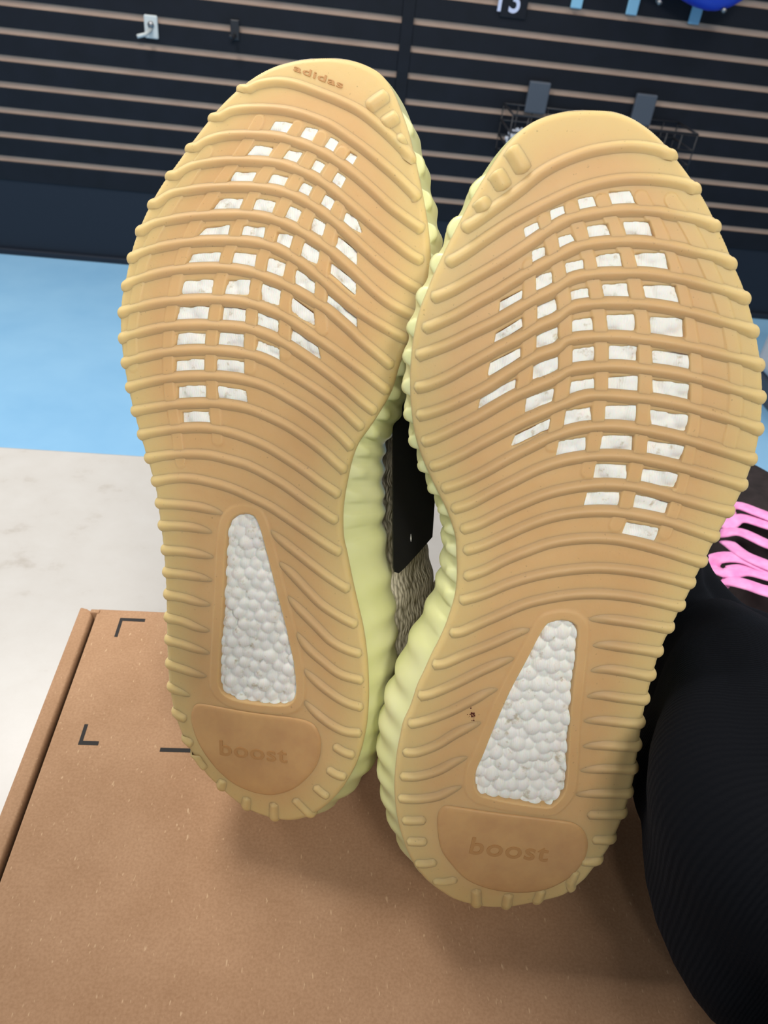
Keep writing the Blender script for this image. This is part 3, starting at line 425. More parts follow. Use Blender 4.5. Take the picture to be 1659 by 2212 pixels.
def sneaker(name, T, heel_px, heel_d, toe_px, toe_d, twist, med, label, group):
    A = at_depth(heel_px, heel_d); Bp = at_depth(toe_px, toe_d)
    Vv = (Bp-A); Lr = np.linalg.norm(Vv); Vv /= Lr
    Nn = -fwd - (-fwd@Vv)*Vv; Nn /= np.linalg.norm(Nn); Uu = np.cross(Vv, Nn)
    ct, st = math.cos(twist), math.sin(twist)
    Uu, Nn = ct*Uu+st*Nn, -st*Uu+ct*Nn
    root = bpy.data.objects.new(name, None); COL.objects.link(root); root.empty_display_size = .02
    root.matrix_world = Matrix(((Uu[0], Vv[0], Nn[0], A[0]), (Uu[1], Vv[1], Nn[1], A[1]), (Uu[2], Vv[2], Nn[2], A[2]), (0, 0, 0, 1)))
    tag(root, label, 'sneaker', group)
    def zb(v):
        f = v/Lr
        return -.015*np.clip((f-.64)/.36, 0, 2)**2 - .004*np.clip((.10-f)/.10, 0, 2)**2
    Rl = np.stack([Uu, Vv, Nn])
    Cl = Rl@(CAM-A)                                   # camera in shoe space
    def uv(p, dz=0.0):
        r = Rl@ray(p); z = 0.0
        for _ in range(12):
            t = (z-Cl[2])/r[2]; u, v = Cl[0]+t*r[0], Cl[1]+t*r[1]; z = float(zb(v))+dz
        return np.array([u, v])
    UV = lambda pts, dz=0.0: np.array([uv(p, dz) for p in pts])
    out = catmull(UV(T['outline'], -.001), 1000, True)
    # force orientation: counter-clockwise in (u, v)
    area2 = np.sum(out[:, 0]*np.roll(out[:, 1], -1)-np.roll(out[:, 0], -1)*out[:, 1])
    if area2 < 0: out = out[::-1]
    tg = np.roll(out, -3, 0)-np.roll(out, 3, 0); tg /= np.linalg.norm(tg, axis=1)[:, None]
    for _ in range(6): tg = (np.roll(tg, 1, 0)+tg*2+np.roll(tg, -1, 0)); tg /= np.linalg.norm(tg, axis=1)[:, None]
    onr = np.stack([tg[:, 1], -tg[:, 0]], 1)          # outward normal
    vmin, vmax = out[:, 1].min(), out[:, 1].max(); Lv = vmax-vmin
    def sdo(P):
        if len(P) > 50000:                             # coarse pass, refined near the rim only
            res = np.empty(len(P)); oc = out[::10]
            for s in range(0, len(P), 40000):
                Q = P[s:s+40000]; res[s:s+40000] = np.sqrt(((Q[:, None, :]-oc[None])**2).sum(2).min(1))
            k = np.where(res < .022)[0]; res[k] = sdo(P[k][:49999]) if len(k) < 50000 else np.concatenate([sdo(P[k[i:i+49000]]) for i in range(0, len(k), 49000)])
            return res
        res = np.empty(len(P))
        for s in range(0, len(P), 20000):
            Q = P[s:s+20000]; d2 = ((Q[:, None, :]-out[None])**2).sum(2); i = d2.argmin(1)
            w = Q-out[i]; res[s:s+20000] = np.where((w*onr[i]).sum(1) > 0, -1, 1)*np.sqrt(d2[np.arange(len(Q)), i])
        return res
    def edge_drop(d):
        x = np.clip(1-d/R_EDGE, 0, 1); return -R_EDGE*(1-np.sqrt(np.maximum(0, 1-x*x)))
    edgeattr = lambda d: .85*(1-sstep(d, .001, .017))
    # --- outsole sheet
    NR, NC = 780, 270
    sv = np.linspace(0, 1, NR); vv = vmin+Lv*(.5-.5*np.cos(math.pi*(.03+.94*sv)) - .5+.5*math.cos(math.pi*.03))/math.cos(math.pi*.03)
    vv = vmin + Lv*np.clip((vv-vv[0])/(vv[-1]-vv[0]), .0006, .9994)
    o2 = np.roll(out, -1, 0); uL = np.empty(NR); uR = np.empty(NR)
    for i, v in enumerate(vv):
        m = (out[:, 1]-v)*(o2[:, 1]-v) <= 0
        uu = out[m, 0]+(v-out[m, 1])/np.where(np.abs(o2[m, 1]-out[m, 1]) < 1e-12, 1e-12, o2[m, 1]-out[m, 1])*(o2[m, 0]-out[m, 0])
        uL[i], uR[i] = uu.min(), uu.max()
    su = np.linspace(0, 1, NC); su = su + .0*su
    G = np.stack([uL[:, None]+(uR-uL)[:, None]*su[None], np.repeat(vv[:, None], NC, 1)], -1).reshape(-1, 2)
    d = np.maximum(sdo(G), 0).reshape(NR, NC); d[:, 0] = 0; d[:, -1] = 0; d = d.ravel()
    z = zb(G[:, 1])+edge_drop(d)
    def near(Q, m=.003):
        lo, hi = Q.min(0)-m, Q.max(0)+m
        return np.where((G[:, 0] > lo[0]) & (G[:, 0] < hi[0]) & (G[:, 1] > lo[1]) & (G[:, 1] < hi[1]))[0]
    for bl in T['bars']:
        Q = catmull(UV(bl), 60); k = near(Q)
        dl = dist_line(G[k], Q); z[k] += .00035*(1-sstep(dl, .0018, .0023))
    WQ = [UV(q, -.0006) for q in T['windows']]; HQ = catmull(UV(T['heel'], -.0008), 90, True)
    for Q in WQ:
        k = near(Q); s = sd_poly(G[k], Q); z[k] -= .0022*sstep(s, -.0004, .0003)
    k = near(HQ, .006); s = sd_poly(G[k], HQ); z[k] += .0004*(sstep(s, -.0045, -.0035)) - .0036*sstep(s, -.0006, .0005)
    sole = mk('outsole', np.c_[G, z], grid_faces(NR, NC), GUM, root, True, edgeattr(d))
    # --- white foam seen through the openings
    for Q in WQ:
        ctr = Q.mean(0); E = ctr+(Q-ctr)*1.0+np.sign(Q-ctr)*.0004
        n1, n2 = 13, 9; a = np.linspace(0, 1, n1); b2 = np.linspace(0, 1, n2)
        P = np.array([[(1-y)*((1-x)*E[0]+x*E[1])+y*((1-x)*E[3]+x*E[2]) for x in a] for y in b2]).reshape(-1, 2)
        cs = ctr+(rng.random((5, 2))-.5)*(Q.max(0)-Q.min(0)); rr_ = .0028
        hh = np.max(np.sqrt(np.maximum(0, rr_**2-((P[:, None]-cs[None])**2).sum(2))), axis=1)*.35
        mk('foam_window', np.c_[P, zb(P[:, 1])-.0012+hh], grid_faces(n2, n1)[:, ::-1], FOAM, root)
    lo, hi = HQ.min(0)-.0008, HQ.max(0)+.0008
    nu, nv = int((hi[0]-lo[0])/.00035), int((hi[1]-lo[1])/.00035)
    gu, gv = np.meshgrid(np.linspace(lo[0], hi[0], nu), np.linspace(lo[1], hi[1], nv)); P = np.stack([gu.ravel(), gv.ravel()], 1)
    cs = []; sp2 = .0047; r_ = 0; v = lo[1]
    while v < hi[1]+sp2:
        u = lo[0]+(sp2/2 if r_ % 2 else 0)
        while u < hi[0]+sp2: cs.append((u+rng.normal(0, .00042), v+rng.normal(0, .00042), .0029*rng.uniform(.92, 1.15), rng.normal(0, .0003))); u += sp2
        v += sp2*.84; r_ += 1
    cs = np.array(cs); hh = np.full(len(P), -.0004)
    for c in cs:
        q = c[2]**2-((P-c[:2])**2).sum(1); m = q > 0; hh[m] = np.maximum(hh[m], np.sqrt(q[m])*.8+c[3]-.0010)
    s = sd_poly(P, HQ); keep = (s > -.0009).reshape(nv, nu)
    Fq = grid_faces(nv, nu); kf = keep.ravel()[Fq].all(1); hz = zb(P[:, 1])-.0022+hh
    mk('heel_foam', np.c_[P, hz], Fq[kf], FOAM, root)
    # --- tread ribs
    ends = []
    def surf(Pc):                                     # local point + normal angle on rounded-edge sheet
        dd = sdo(Pc); return dd
    for pts, kind in T['ribs']:
        fat = kind == 'TS'
        Q = UV(pts, .0004); n = max(10, int(np.linalg.norm(np.diff(Q, axis=0), axis=1).sum()/.0011)); C = catmull(Q, n)
        if kind in ('LM', 'LI', 'LS'): C = C[::-1]     # silhouette end last
        endk = {'LM': ('M', 'L'), 'LI': ('I', 'L'), 'LS': ('S', 'L'), 'ML': ('M', 'L'), 'IL': ('I', 'L'), 'SL': ('S', 'L'), 'IM': ('I', 'M'), 'MI': ('M', 'I'), 'SM': ('S', 'M'), 'MS': ('M', 'S'), 'TS': ('S', 'S')}[kind]
        t2 = np.gradient(C, axis=0); t2 /= np.linalg.norm(t2, axis=1)[:, None]
        dd = sdo(C); inn = dd > R_EDGE*.35
        pos, nor, lat = [], [], []
        last = len(C)
        if endk[1] == 'L':
            ok = np.where(inn)[0]; last = ok[-1]+1 if len(ok) else 2
        for i in range(last):
            ed = float(edge_drop(np.array([dd[i]]))[0]); x = np.clip(1-dd[i]/R_EDGE, 0, .98); ang = math.asin(x)
            j = ((out-C[i])**2).sum(1).argmin(); on = onr[j]
            dz = (zb(C[i, 1]+.0005)-zb(C[i, 1]-.0005))/.001
            nrm = np.array([on[0]*math.sin(ang), on[1]*math.sin(ang)-dz*math.cos(ang), math.cos(ang)])
            pos.append(np.array([C[i, 0], C[i, 1], zb(C[i, 1])+ed])); nor.append(nrm/np.linalg.norm(nrm)); lat.append(np.array([-t2[i, 1], t2[i, 0], 0]))
        if endk[1] == 'L':
            # roll over the rim and run a little way down the side wall
            c0 = C[last-1]; dirn = t2[last-1]*.5+onr[((out-C[last-1])**2).sum(1).argmin()]*.5; dirn = dirn/np.linalg.norm(dirn); st0 = np.linspace(0, .02, 200); pp = c0[None]+dirn[None]*st0[:, None]
            sd = sdo(pp); hit = np.where(sd < 1e-5)[0]; pj = pp[hit[0]] if len(hit) else out[((out-c0)**2).sum(1).argmin()]
            j = ((out-pj)**2).sum(1).argmin(); on = onr[j]; zj = zb(pj[1]); l0 = lat[-1]
            x0 = math.asin(np.clip(1-max(dd[last-1], 0)/R_EDGE, 0, .98)); u0 = 1-math.sin(x0)
            for ang in np.linspace(x0, math.pi/2, 6)[1:]:
                q = pj+(c0-pj)*((1-math.sin(ang))/max(u0, 1e-4))
                pos.append(np.array([q[0], q[1], zj-R_EDGE*(1-math.cos(ang))])); nor.append(np.array([on[0]*math.sin(ang), on[1]*math.sin(ang), math.cos(ang)])); lat.append(l0)
            for kd in (.0008, .0018, .0030, .0042, .0052, .0060, .0066):
                pos.append(np.array([pj[0], pj[1], zj-R_EDGE-kd])); nor.append(np.array([on[0], on[1], .05])); lat.append(l0)
            ends.append((j, pj))
        else:
            for e_, idx in ((endk[0], 0), (endk[1], -1)):
                if e_ == 'M': j = ((out-C[idx])**2).sum(1).argmin(); ends.append((j, out[j]))
        if endk[0] == 'M' and endk[1] == 'L': j = ((out-C[0])**2).sum(1).argmin(); ends.append((j, out[j]))
        pos = np.array(pos); nor = np.array(nor); lat = np.array(lat); lat -= (lat*nor).sum(1)[:, None]*nor; lat /= np.linalg.norm(lat, axis=1)[:, None]
        s = np.r_[0, np.cumsum(np.linalg.norm(np.diff(pos, axis=0), axis=1))]; Lt = s[-1]
        hw = .0028 if fat else .0020; ht = .0016 if fat else .00135
        tp = {'M': .0020, 'S': .0020, 'I': .012, 'L': .0024}
        f0 = np.clip(s/min(tp[endk[0]], Lt*.7), 0, 1); f1 = np.clip((Lt-s)/min(tp[endk[1]], Lt*.7), 0, 1)
        rnd = lambda f, k: np.sqrt(1-(1-f)**2) if k in 'MSL' else f*f*(3-2*f)
        env = rnd(f0, endk[0])*rnd(f1, endk[1]); lend = sstep(s, Lt-.013, Lt-.007) if endk[1] == 'L' else np.zeros(len(s)); ht = ht*(1+.10*lend); wid = hw*(.35+.65*np.sqrt(env))*(1+.02*lend)
        pr = np.linspace(-1, 1, 13); prof = np.maximum(np.cos(pr*math.pi/2), 1e-6)[None]**(1.35-.8*lend[:, None])
        V = pos[:, None]+lat[:, None]*(pr[None, :, None]*wid[:, None, None])*1.12+nor[:, None]*((prof*(ht*env)[:, None])[..., None]-.00016)
        Fc = grid_faces(len(pos), 13)
        de = edgeattr(np.maximum(sdo(V[:, :, :2].reshape(-1, 2)), 0))
        # orient outward
        q = Fc[len(Fc)//2]; Vf = V.reshape(-1, 3); nn_ = np.cross(Vf[q[1]]-Vf[q[0]], Vf[q[3]]-Vf[q[0]])
        if nn_@nor[len(nor)//2] < 0: Fc = Fc[:, ::-1]
        mk('tread_rib', Vf, Fc, RIBM, sole, True, de)
    # --- heel pad
    PQ = catmull(UV(T['pad']), 120, True); pc = PQ.mean(0)
    rs = np.array([0, .3, .55, .75, .88, .95, .985, 1.0]); hs = np.array([1, 1, 1, 1, 1, .92, .6, -.2])*.0007
    V = np.vstack([np.c_[pc+(PQ-pc)*r, zb((pc+(PQ-pc)*r)[:, 1])+h] for r, h in zip(rs, hs)])
    mk('heel_pad', V, grid_faces(len(rs), 120, True)[:, ::-1] if np.sum(PQ[:, 0]*np.roll(PQ[:, 1], -1)-np.roll(PQ[:, 0], -1)*PQ[:, 1]) > 0 else grid_faces(len(rs), 120, True), PAD, sole)
    for body, p0, ex, ey, lift, m in T['texts']:
        Vt, Ft = text_mesh(body, .02)
        wdt = Vt[:, 0].max()
        P = np.array([uv((p0[0]+x/wdt*ex[0]+y*ey[0], p0[1]+x/wdt*ex[1]+y*ey[1])) for x, y, _ in Vt])
        zz = zb(P[:, 1])+edge_drop(np.maximum(sdo(P), 0))+lift+np.where(Vt[:, 2] > 0, .00022, -.0006)
        mk('lettering', np.c_[P, zz], Ft, m, sole, False)['label'] = 'moulded lettering on the gum sole'
    # --- side wall of the midsole
    f = (out[:, 1]-vmin)/Lv
    # centre line for medial/lateral weighting
    cu_ = np.interp(out[:, 1], vv, (uL+uR)/2); wu = np.interp(out[:, 1], vv, (uR-uL)/2)
    side = np.clip((out[:, 0]-cu_)/np.maximum(wu, .004), -1, 1)*med
    wm = sstep(side, -.75, .75)
    fl_m = np.interp(f, [0, .1, .25, .36, .46, .54, .62, .8, 1], T['flare']); fl_l = np.interp(f, [0, .1, .25, .5, 1], [.0060, .0035, .0015, .001, .0008])
    flare = fl_m*wm+fl_l*(1-wm)
    for _ in range(12): flare = (np.roll(flare, 1)+2*flare+np.roll(flare, -1))/4
    js = np.array(sorted(set(e[0] for e in ends)))
    jj = [js[0]]
    for j in js[1:]:
        if j-jj[-1] > 4: jj.append(j)
    jj = np.array(jj); ph = np.zeros(1000); idx = np.arange(1000)
    for a, b2 in zip(jj, np.r_[jj[1:], jj[0]+1000]):
        n = b2-a; k = max(1, round(n/21.0)) if n > 37 else 1
        q = np.arange(a, b2); ph[q % 1000] = (q-a)/n*k
    Hw = np.interp(f, [0, .3, .7, 1], [.026, .024, .021, .017])
    ws = np.array([0, .03, .07, .13, .22, .34, .48, .62, .75, .86, .94, 1.0])
    rows = []
    capm = 1-sstep(f, .90, .95)
    for w in ws:
        slant = np.where(med*side > 0, 1, 1)*w*.9
        p1 = (ph+.5) % 1-.5; broad = (.5+.5*np.cos(2*math.pi*p1))**1.1; nub = np.sqrt(np.maximum(0, 1-(p1/.29)**2))
        g = math.sin(math.pi/2*min(1, w/.62))**1.1 if w < .8 else 1-.18*((w-.8)/.2)**2
        fore = sstep(f, .36, .50); topw = math.exp(-((w-.12)/.13)**2)*(w > 0)
        add = (wm*fore*.0024*topw*nub + (1-fore*wm)*.0021*(1-(1-w)**3)*(1-.45*w)*broad + fore*wm*.0012*sstep(w, .1, .5)*broad)*capm
        off = flare*g+add
        P2 = out+onr*off[:, None]; rows.append(np.c_[P2, zb(out[:, 1])-R_EDGE-Hw*w])
    Vw = np.vstack(rows); 
    mk('midsole', Vw, grid_faces(len(ws), 1000, True)[:, ::-1], WALLM, root)
    # --- knitted upper with a collar, and its dark lining
    st_ = 4; bot = rows[-1][::st_].copy(); bot[:, :2] -= onr[::st_]*.0022; nb = len(bot)
    cc = np.array([np.interp(vmin+.24*Lv, vv, (uL+uR)/2)+med*.002, vmin+.235*Lv])
    th = np.arctan2((bot[:, 1]-cc[1])/.055, (bot[:, 0]-cc[0])/.032)
    col = np.c_[cc[0]+.029*np.cos(th), cc[1]+.047*np.sin(th)]
    hc = .098+.010*np.sin(th)+.006*np.cos(th)**2
    rr2 = []
    ts = np.linspace(0, 1, 16)
    dist = np.linalg.norm(col-bot[:, :2], axis=1); far = sstep(dist, .02, .12)
    bulge = np.interp((bot[:, 1]-vmin)/Lv, [0, .2, .4, .55, .8, 1], [.002, .004, .004, .003, .003, .002])+T['slim']*wm[::st_]+T['ankle']*wm[::st_]*np.interp((bot[:, 1]-vmin)/Lv, [0, .12, .25, .45, .6], [0, .6, 1, .8, 0])
    for t in ts:
        e1 = 1.5+.25*far; e2 = 1.25+.55*far
        xy = bot[:, :2]+(col-bot[:, :2])*(t**e1)[:, None]+onr[::st_]*(bulge*math.sin(math.pi*t)**.8)[:, None]
        zz = bot[:, 2]+(-hc-bot[:, 2])*(1-(1-t)**e2)
        rr2.append(np.c_[xy, zz])
    lip = rr2[-1].copy(); lip[:, :2] = cc+(lip[:, :2]-cc)*.9; lip[:, 2] -= .002; rr2.append(lip)
    mk('knit_upper', np.vstack(rr2), grid_faces(len(rr2), nb, True)[:, ::-1], KNIT, root)
    l1 = lip.copy(); l1[:, :2] = cc+(l1[:, :2]-cc)*.97; l2 = l1.copy(); l2[:, 2] += .045; l3 = l2.copy(); l3[:, :2] = cc+(l3[:, :2]-cc)*.9; l3[:, 2] = -.036
    Vl = np.vstack([l1, l2, l3]); Fl = grid_faces(3, nb, True)[:, ::-1].tolist()+[[2*nb+k for k in range(nb)]]
    mk('lining', Vl, Fl, LINING, root)
    root['minz'] = 0.0
    allz = (np.vstack([Vw, np.vstack(rr2)])@np.array([Uu[2], Vv[2], Nn[2]])).min()+A[2]
    print(name, 'len', round(Lv, 4), 'width', round((uR-uL).max(), 4), 'min z above box', round(allz-BZ, 4), 'tilt', round(math.degrees(math.asin(Vv[2])), 1))
    del root['minz']
    return root, uv, zb

LEFT['flare'] = [.0050, .0050, .0055, .0085, .0105, .0060, .0015, .0006, .0005]
RIGHT['flare'] = [.0042, .0050, .0058, .0052, .0040, .0025, .0012, .0008, .0006]
LEFT['ankle'] = .014; RIGHT['ankle'] = 0.0; LEFT['slim'] = -.002; RIGHT['slim'] = -.012
LEFT['texts'] = [('boost', (474, 1628), (148, 18), (-2, -46), .0007, LETTER), ('adidas', (633, 152), (106, 39), (6, -20), 0.0, LETTER)]
RIGHT['texts'] = [('boost', (1009, 1840), (172, 18), (12, -50), .0007, LETTER)]
GRP = 'pair of gum-soled sneakers leaning on the box'
shoeL = sneaker('sneaker', LEFT, (640, 1780), .3025, (703, 125), .246, math.radians(12), 1, 'pale knit sneaker showing its ribbed gum sole, six moulded letters at its toe', GRP)
shoeR = sneaker('sneaker', RIGHT, (1085, 1963), .2865, (1265, 237), .214, math.radians(0), -1, 'pale knit sneaker beside the black sleeve, gum sole with plain toe and brown speck', GRP)

# ------------------------------------------------------------------ dirt speck on the right-hand sole
def on_sole(shoe, p, lift=.0):
    root, uvf, zb = shoe; q = uvf(p); return np.array([q[0], q[1], zb(q[1])+lift])
V = []; Fc = []
for k in range(26):
    c = np.array([1020+rng.normal(0, 2.6)+(k % 5-2)*.6, 1546+rng.normal(0, 4.5)]); r = rng.uniform(.8, 2.4); n0 = len(V)
    V.append(on_sole(shoeR, c, .00022))
    for a in range(7): V.append(on_sole(shoeR, c+r*np.array([math.cos(a*.9), math.sin(a*.9)])*rng.uniform(.6, 1.1), .00002))
    Fc += [[n0, n0+1+a, n0+1+(a+1) % 7] for a in range(7)]
mk('dirt_speck', V, Fc, SPOT, shoeR[0], False)['label'] = 'small dark brown dirt speck'

# ------------------------------------------------------------------ black hang tag between the sneakers
tg_ = [(848, 1000, .285), (848, 880, .2845), (850, 820, .284), (856, 787, .284), (868, 768, .285), (900, 742, .291), (960, 712, .302), (975, 900, .305), (941, 1062, .300), (937, 1160, .299), (898, 1200, .294), (872, 1228, .290), (862, 1238, .288), (854, 1236, .2865), (851, 1226, .286), (849, 1140, .2855)]
F3 = np.array([at_depth((a, b), c) for a, b, c in tg_]); cen = F3.mean(0)
nrm = np.linalg.svd(F3-cen)[2][2]; nrm = nrm if nrm@(CAM-cen) > 0 else -nrm
F3 = F3-np.outer((F3-cen)@nrm, nrm); B3 = F3-nrm*.0006; n = len(F3)
tgo = empty('hang_tag', cen); tag(tgo, 'black card tag wedged between the two sneakers', 'tag')
mk('card', np.vstack([F3, B3])-cen, [list(range(n))[::-1], list(range(n, 2*n))]+[[i, (i+1) % n, n+(i+1) % n, n+i] for i in range(n)], TAGM, tgo, False)
ch = np.array([at_depth(p, .29) for p in ((895.5, 1154), (898.5, 1164), (896.5, 1171), (893.5, 1164))]); 
ch = ch+np.outer(((cen-ch)@nrm)/1.0, nrm)+nrm*.0002
mk('paint_chip', np.vstack([ch, ch-nrm*.00018])-cen, [[0, 1, 2, 3], [7, 6, 5, 4]]+[[i, (i+1) % 4, 4+(i+1) % 4, 4+i] for i in range(4)], CHIP, tgo, False)['label'] = 'white chipped spot'

# ------------------------------------------------------------------ person: sleeved arm reaching behind the sneakers
CL = [(2250, 2800, .180, .053), (2160, 2300, .206, .052), (1940, 2045, .228, .0515), (1722, 1840, .252, .051), (1672, 1690, .276, .0495), (1650, 1575, .306, .046), (1570, 1490, .345, .042), (1470, 1410, .368, .036), (1400, 1310, .376, .033), (1370, 1220, .374, .032)]
Pc = np.vstack([[(.17, -.33, 1.31), (.235, -.27, 1.17), (.275, -.14, 1.00)], np.array([at_depth((a, b), c) for a, b, c, _ in CL])]); pr_ = np.r_[.066, .066, .060, [c[3] for c in CL]]
pers = empty('person', (.03, -.40, 0)); PL = np.array(pers.location)
tag(pers, 'person in a black knit sweater, one sleeved arm reaching behind the sneakers', 'person')
NS, NT = 210, 96
cur = catmull(np.c_[Pc, pr_], NS); P3, rad = cur[:, :3], cur[:, 3]
Tn = np.gradient(P3, axis=0); Tn /= np.linalg.norm(Tn, axis=1)[:, None]
a0 = np.cross(Tn[0], (0, 0, 1.)); a0 /= np.linalg.norm(a0); V = []; UVs = []
ss = np.r_[0, np.cumsum(np.linalg.norm(np.diff(P3, axis=0), axis=1))]
th = np.arange(NT)*2*math.pi/NT; xs0 = .44
for i in range(NS):
    a0 = a0-(a0@Tn[i])*Tn[i]; a0 /= np.linalg.norm(a0); b0 = np.cross(Tn[i], a0)
    x = ss[i]/ss[-1]
    x = max(0.0, (x-xs0)/(1-xs0)); elbow = math.exp(-((x-.62)/.13)**2)
    fold = .0040*np.sin(3*th+7*x+1.5*np.sin(5*x))+.0026*np.sin(5*th-12*x)+elbow*.0040*np.sin(70*x+2.2*np.sin(th+.6))*(.5+.5*np.cos(th-2.2))
    crease = -.0065*np.exp(-(((th-2.75-.9*np.sin(3.2*x)+math.pi) % (2*math.pi)-math.pi)/.16)**2)*math.exp(-((x-.45)/.25)**2)
    rr = rad[i]+fold+crease
    if i < 3: rr = rr*[.2, .7, .93][i]
    V.append(P3[i]+np.outer(np.cos(th)*rr, a0)+np.outer(np.sin(th)*rr, b0)); UVs += [(ss[i], t*.05) for t in th]
V = np.vstack(V); Fa = grid_faces(NS, NT, True).tolist()+[list(range(NT))[::-1], [(NS-1)*NT+k for k in range(NT)]]
mk('sleeve', V-PL, Fa, SLEEVE, pers, True, None, UVs)
# rest of the wearer, unseen behind the camera, added to shade heels and box
RG = [(.86, .165, .115, 0), (.92, .172, .122, 0), (1.0, .165, .118, 0), (1.1, .172, .122, 0), (1.2, .185, .128, -.005), (1.28, .195, .125, -.01), (1.34, .185, .105, -.012), (1.38, .13, .08, -.012), (1.405, .075, .062, -.008), (1.42, .058, .056, 0)]
a_ = np.arange(48)*2*math.pi/48; V = [np.c_[w*np.cos(a_)*(1-.06*np.cos(2*a_)), .0-d*-np.sin(a_)+y, np.full(48, z)] for z, w, d, y in RG]
mk('sweater', np.vstack(V), grid_faces(len(RG), 48, True).tolist()+[list(range(48))[::-1]], SLEEVE, pers)
for sx in (-1, 1):
    tube('trouser_leg', catmull(np.array([(sx*.085, 0, .93), (sx*.092, .01, .70), (sx*.095, .02, .48), (sx*.098, 0, .25), (sx*.10, -.01, .09)]), 24), catmull(np.array([(.088,), (.085,), (.066,), (.055,), (.050,)]), 24)[:, 0], SLEEVE, pers, 20)
    tube('shoe', catmull(np.array([(sx*.10, -.07, .045), (sx*.102, 0, .045), (sx*.106, .09, .038), (sx*.11, .17, .030)]), 14), catmull(np.array([(.036,), (.044,), (.043,), (.028,)]), 14)[:, 0], BLACKS, pers, 16, .8)
# head: skull with brow, nose, chin and ears, hair cap
u_, v_ = np.meshgrid(np.arange(40)*2*math.pi/40, np.linspace(.03, math.pi-.03, 30)); X = .074*np.cos(u_)*np.sin(v_); Y = .094*np.sin(u_)*np.sin(v_); Z = .115*np.cos(v_)
Y = Y+np.where(Y > 0, .020*np.exp(-((X/.012)**2+((Z+.018)/.02)**2))+.007*np.exp(-((X/.03)**2+((Z+.085)/.02)**2))+.004*np.exp(-((Z-.02)/.012)**2)-.007*np.exp(-(((np.abs(X)-.030)/.013)**2+((Z-.002)/.012)**2))+.004*np.exp(-((X/.022)**2+((Z+.055)/.007)**2)), 0)
X = X*(1-.25*np.clip(-Z/.115, 0, 1)**2); Hd = np.stack([X, Y+.015, Z+1.545], -1).reshape(-1, 3)
hd = mk('head', Hd, grid_faces(30, 40, True).tolist()+[list(range(40))[::-1], [29*40+k for k in range(40)]], SKIN, pers)
tube('neck', [(0, -.005, 1.40), (0, .0, 1.44), (0, .008, 1.49)], [.055, .052, .052], SKIN, pers, 20)
for sx in (-1, 1):
    tube('ear', catmull(np.array([(sx*.073, .005, 1.515), (sx*.081, -.004, 1.535), (sx*.083, -.010, 1.56), (sx*.076, .0, 1.572)]), 10), [.004, .007, .008, .008, .009, .009, .009, .008, .006, .004], SKIN, hd, 8, .6)
    tube('eye', [(sx*.030, .098, 1.549), (sx*.030, .104, 1.549)], .009, CHIP, hd, 12)
hm = (Z > .045) | ((Y < -.005) & (Z > -.075)); Hh_ = np.stack([X*1.09, Y*1.09+.013, Z*1.08+1.547], -1).reshape(-1, 3); fq = grid_faces(30, 40, True)
mk('hair', Hh_, fq[hm.ravel()[fq].all(1)], BLACKS, hd)
# other arm, bent up to the phone
tube('sleeve', catmull(np.array([(-.17, .07, 1.31), (-.22, .09, 1.16), (-.24, .16, 1.03), (-.20, .25, 1.06), (-.14, .325, 1.10)]), 40), catmull(np.array([(.062,), (.060,), (.054,), (.046,), (.036,)]), 40)[:, 0], SLEEVE, pers, 24)
# cuff and hand (behind the sneakers, fingers spread on the knit)
we = P3[-1]; td = Tn[-1]; dn = -fwd-(-fwd@td)*td; dn /= np.linalg.norm(dn); sd_ = np.cross(td, dn)
tube('cuff', np.array([we-td*.004, we+td*.012, we+td*.026])-PL, [.0335, .0315, .0300], SLEEVE, pers, 28)
def hand(we, td, dn, sd_):
    me = bpy.data.meshes.new('hand'); vs = []; es = []; rs = []
    def add(p, r, prev=None):
        vs.append(p-PL); rs.append(r); i = len(vs)-1
        if prev is not None: es.append((prev, i))
        return i
    w0 = add(we+td*.012, .022); w1 = add(we+td*.045, .021, w0); pm = add(we+td*.080, .024, w1)
    for k, (o, l) in enumerate(((.027, .066), (.009, .075), (-.009, .070), (-.026, .055))):
        b_ = add(we+td*.108+sd_*o, .0105, pm); c = add(we+td*(.108+l*.45)+sd_*o*1.05+dn*.006, .0092, b_); d = add(we+td*(.108+l*.78)+sd_*o*1.05+dn*.016, .0086, c); add(we+td*(.108+l*.95)+sd_*o*1.05+dn*.026, .0076, d)
    t1 = add(we+td*.058+sd_*.034+dn*.006, .012, w1); t2_ = add(we+td*.085+sd_*.052+dn*.014, .0105, t1); add(we+td*.108+sd_*.058+dn*.022, .009, t2_)
    me.from_pydata([tuple(v) for v in vs], es, []); o = bpy.data.objects.new('hand', me); COL.objects.link(o); o.parent = pers
    m = o.modifiers.new('skin', 'SKIN'); sv = me.skin_vertices[0].data
    for i, r in enumerate(rs): sv[i].radius = (r, r*.8)
    sv[0].use_root = True
    o.modifiers.new('sub', 'SUBSURF').levels = 2; o.modifiers['sub'].render_levels = 2; me.materials.append(SKIN); return o
hand(we, td, dn, sd_)
t_ = np.array([.55, .75, .35]); t_ /= np.linalg.norm(t_); n_h = np.cross(t_, (0, 0, 1.)); n_h /= np.linalg.norm(n_h)
hand(PL+np.array((-.145, .318, 1.097)), t_, n_h, np.cross(t_, n_h))

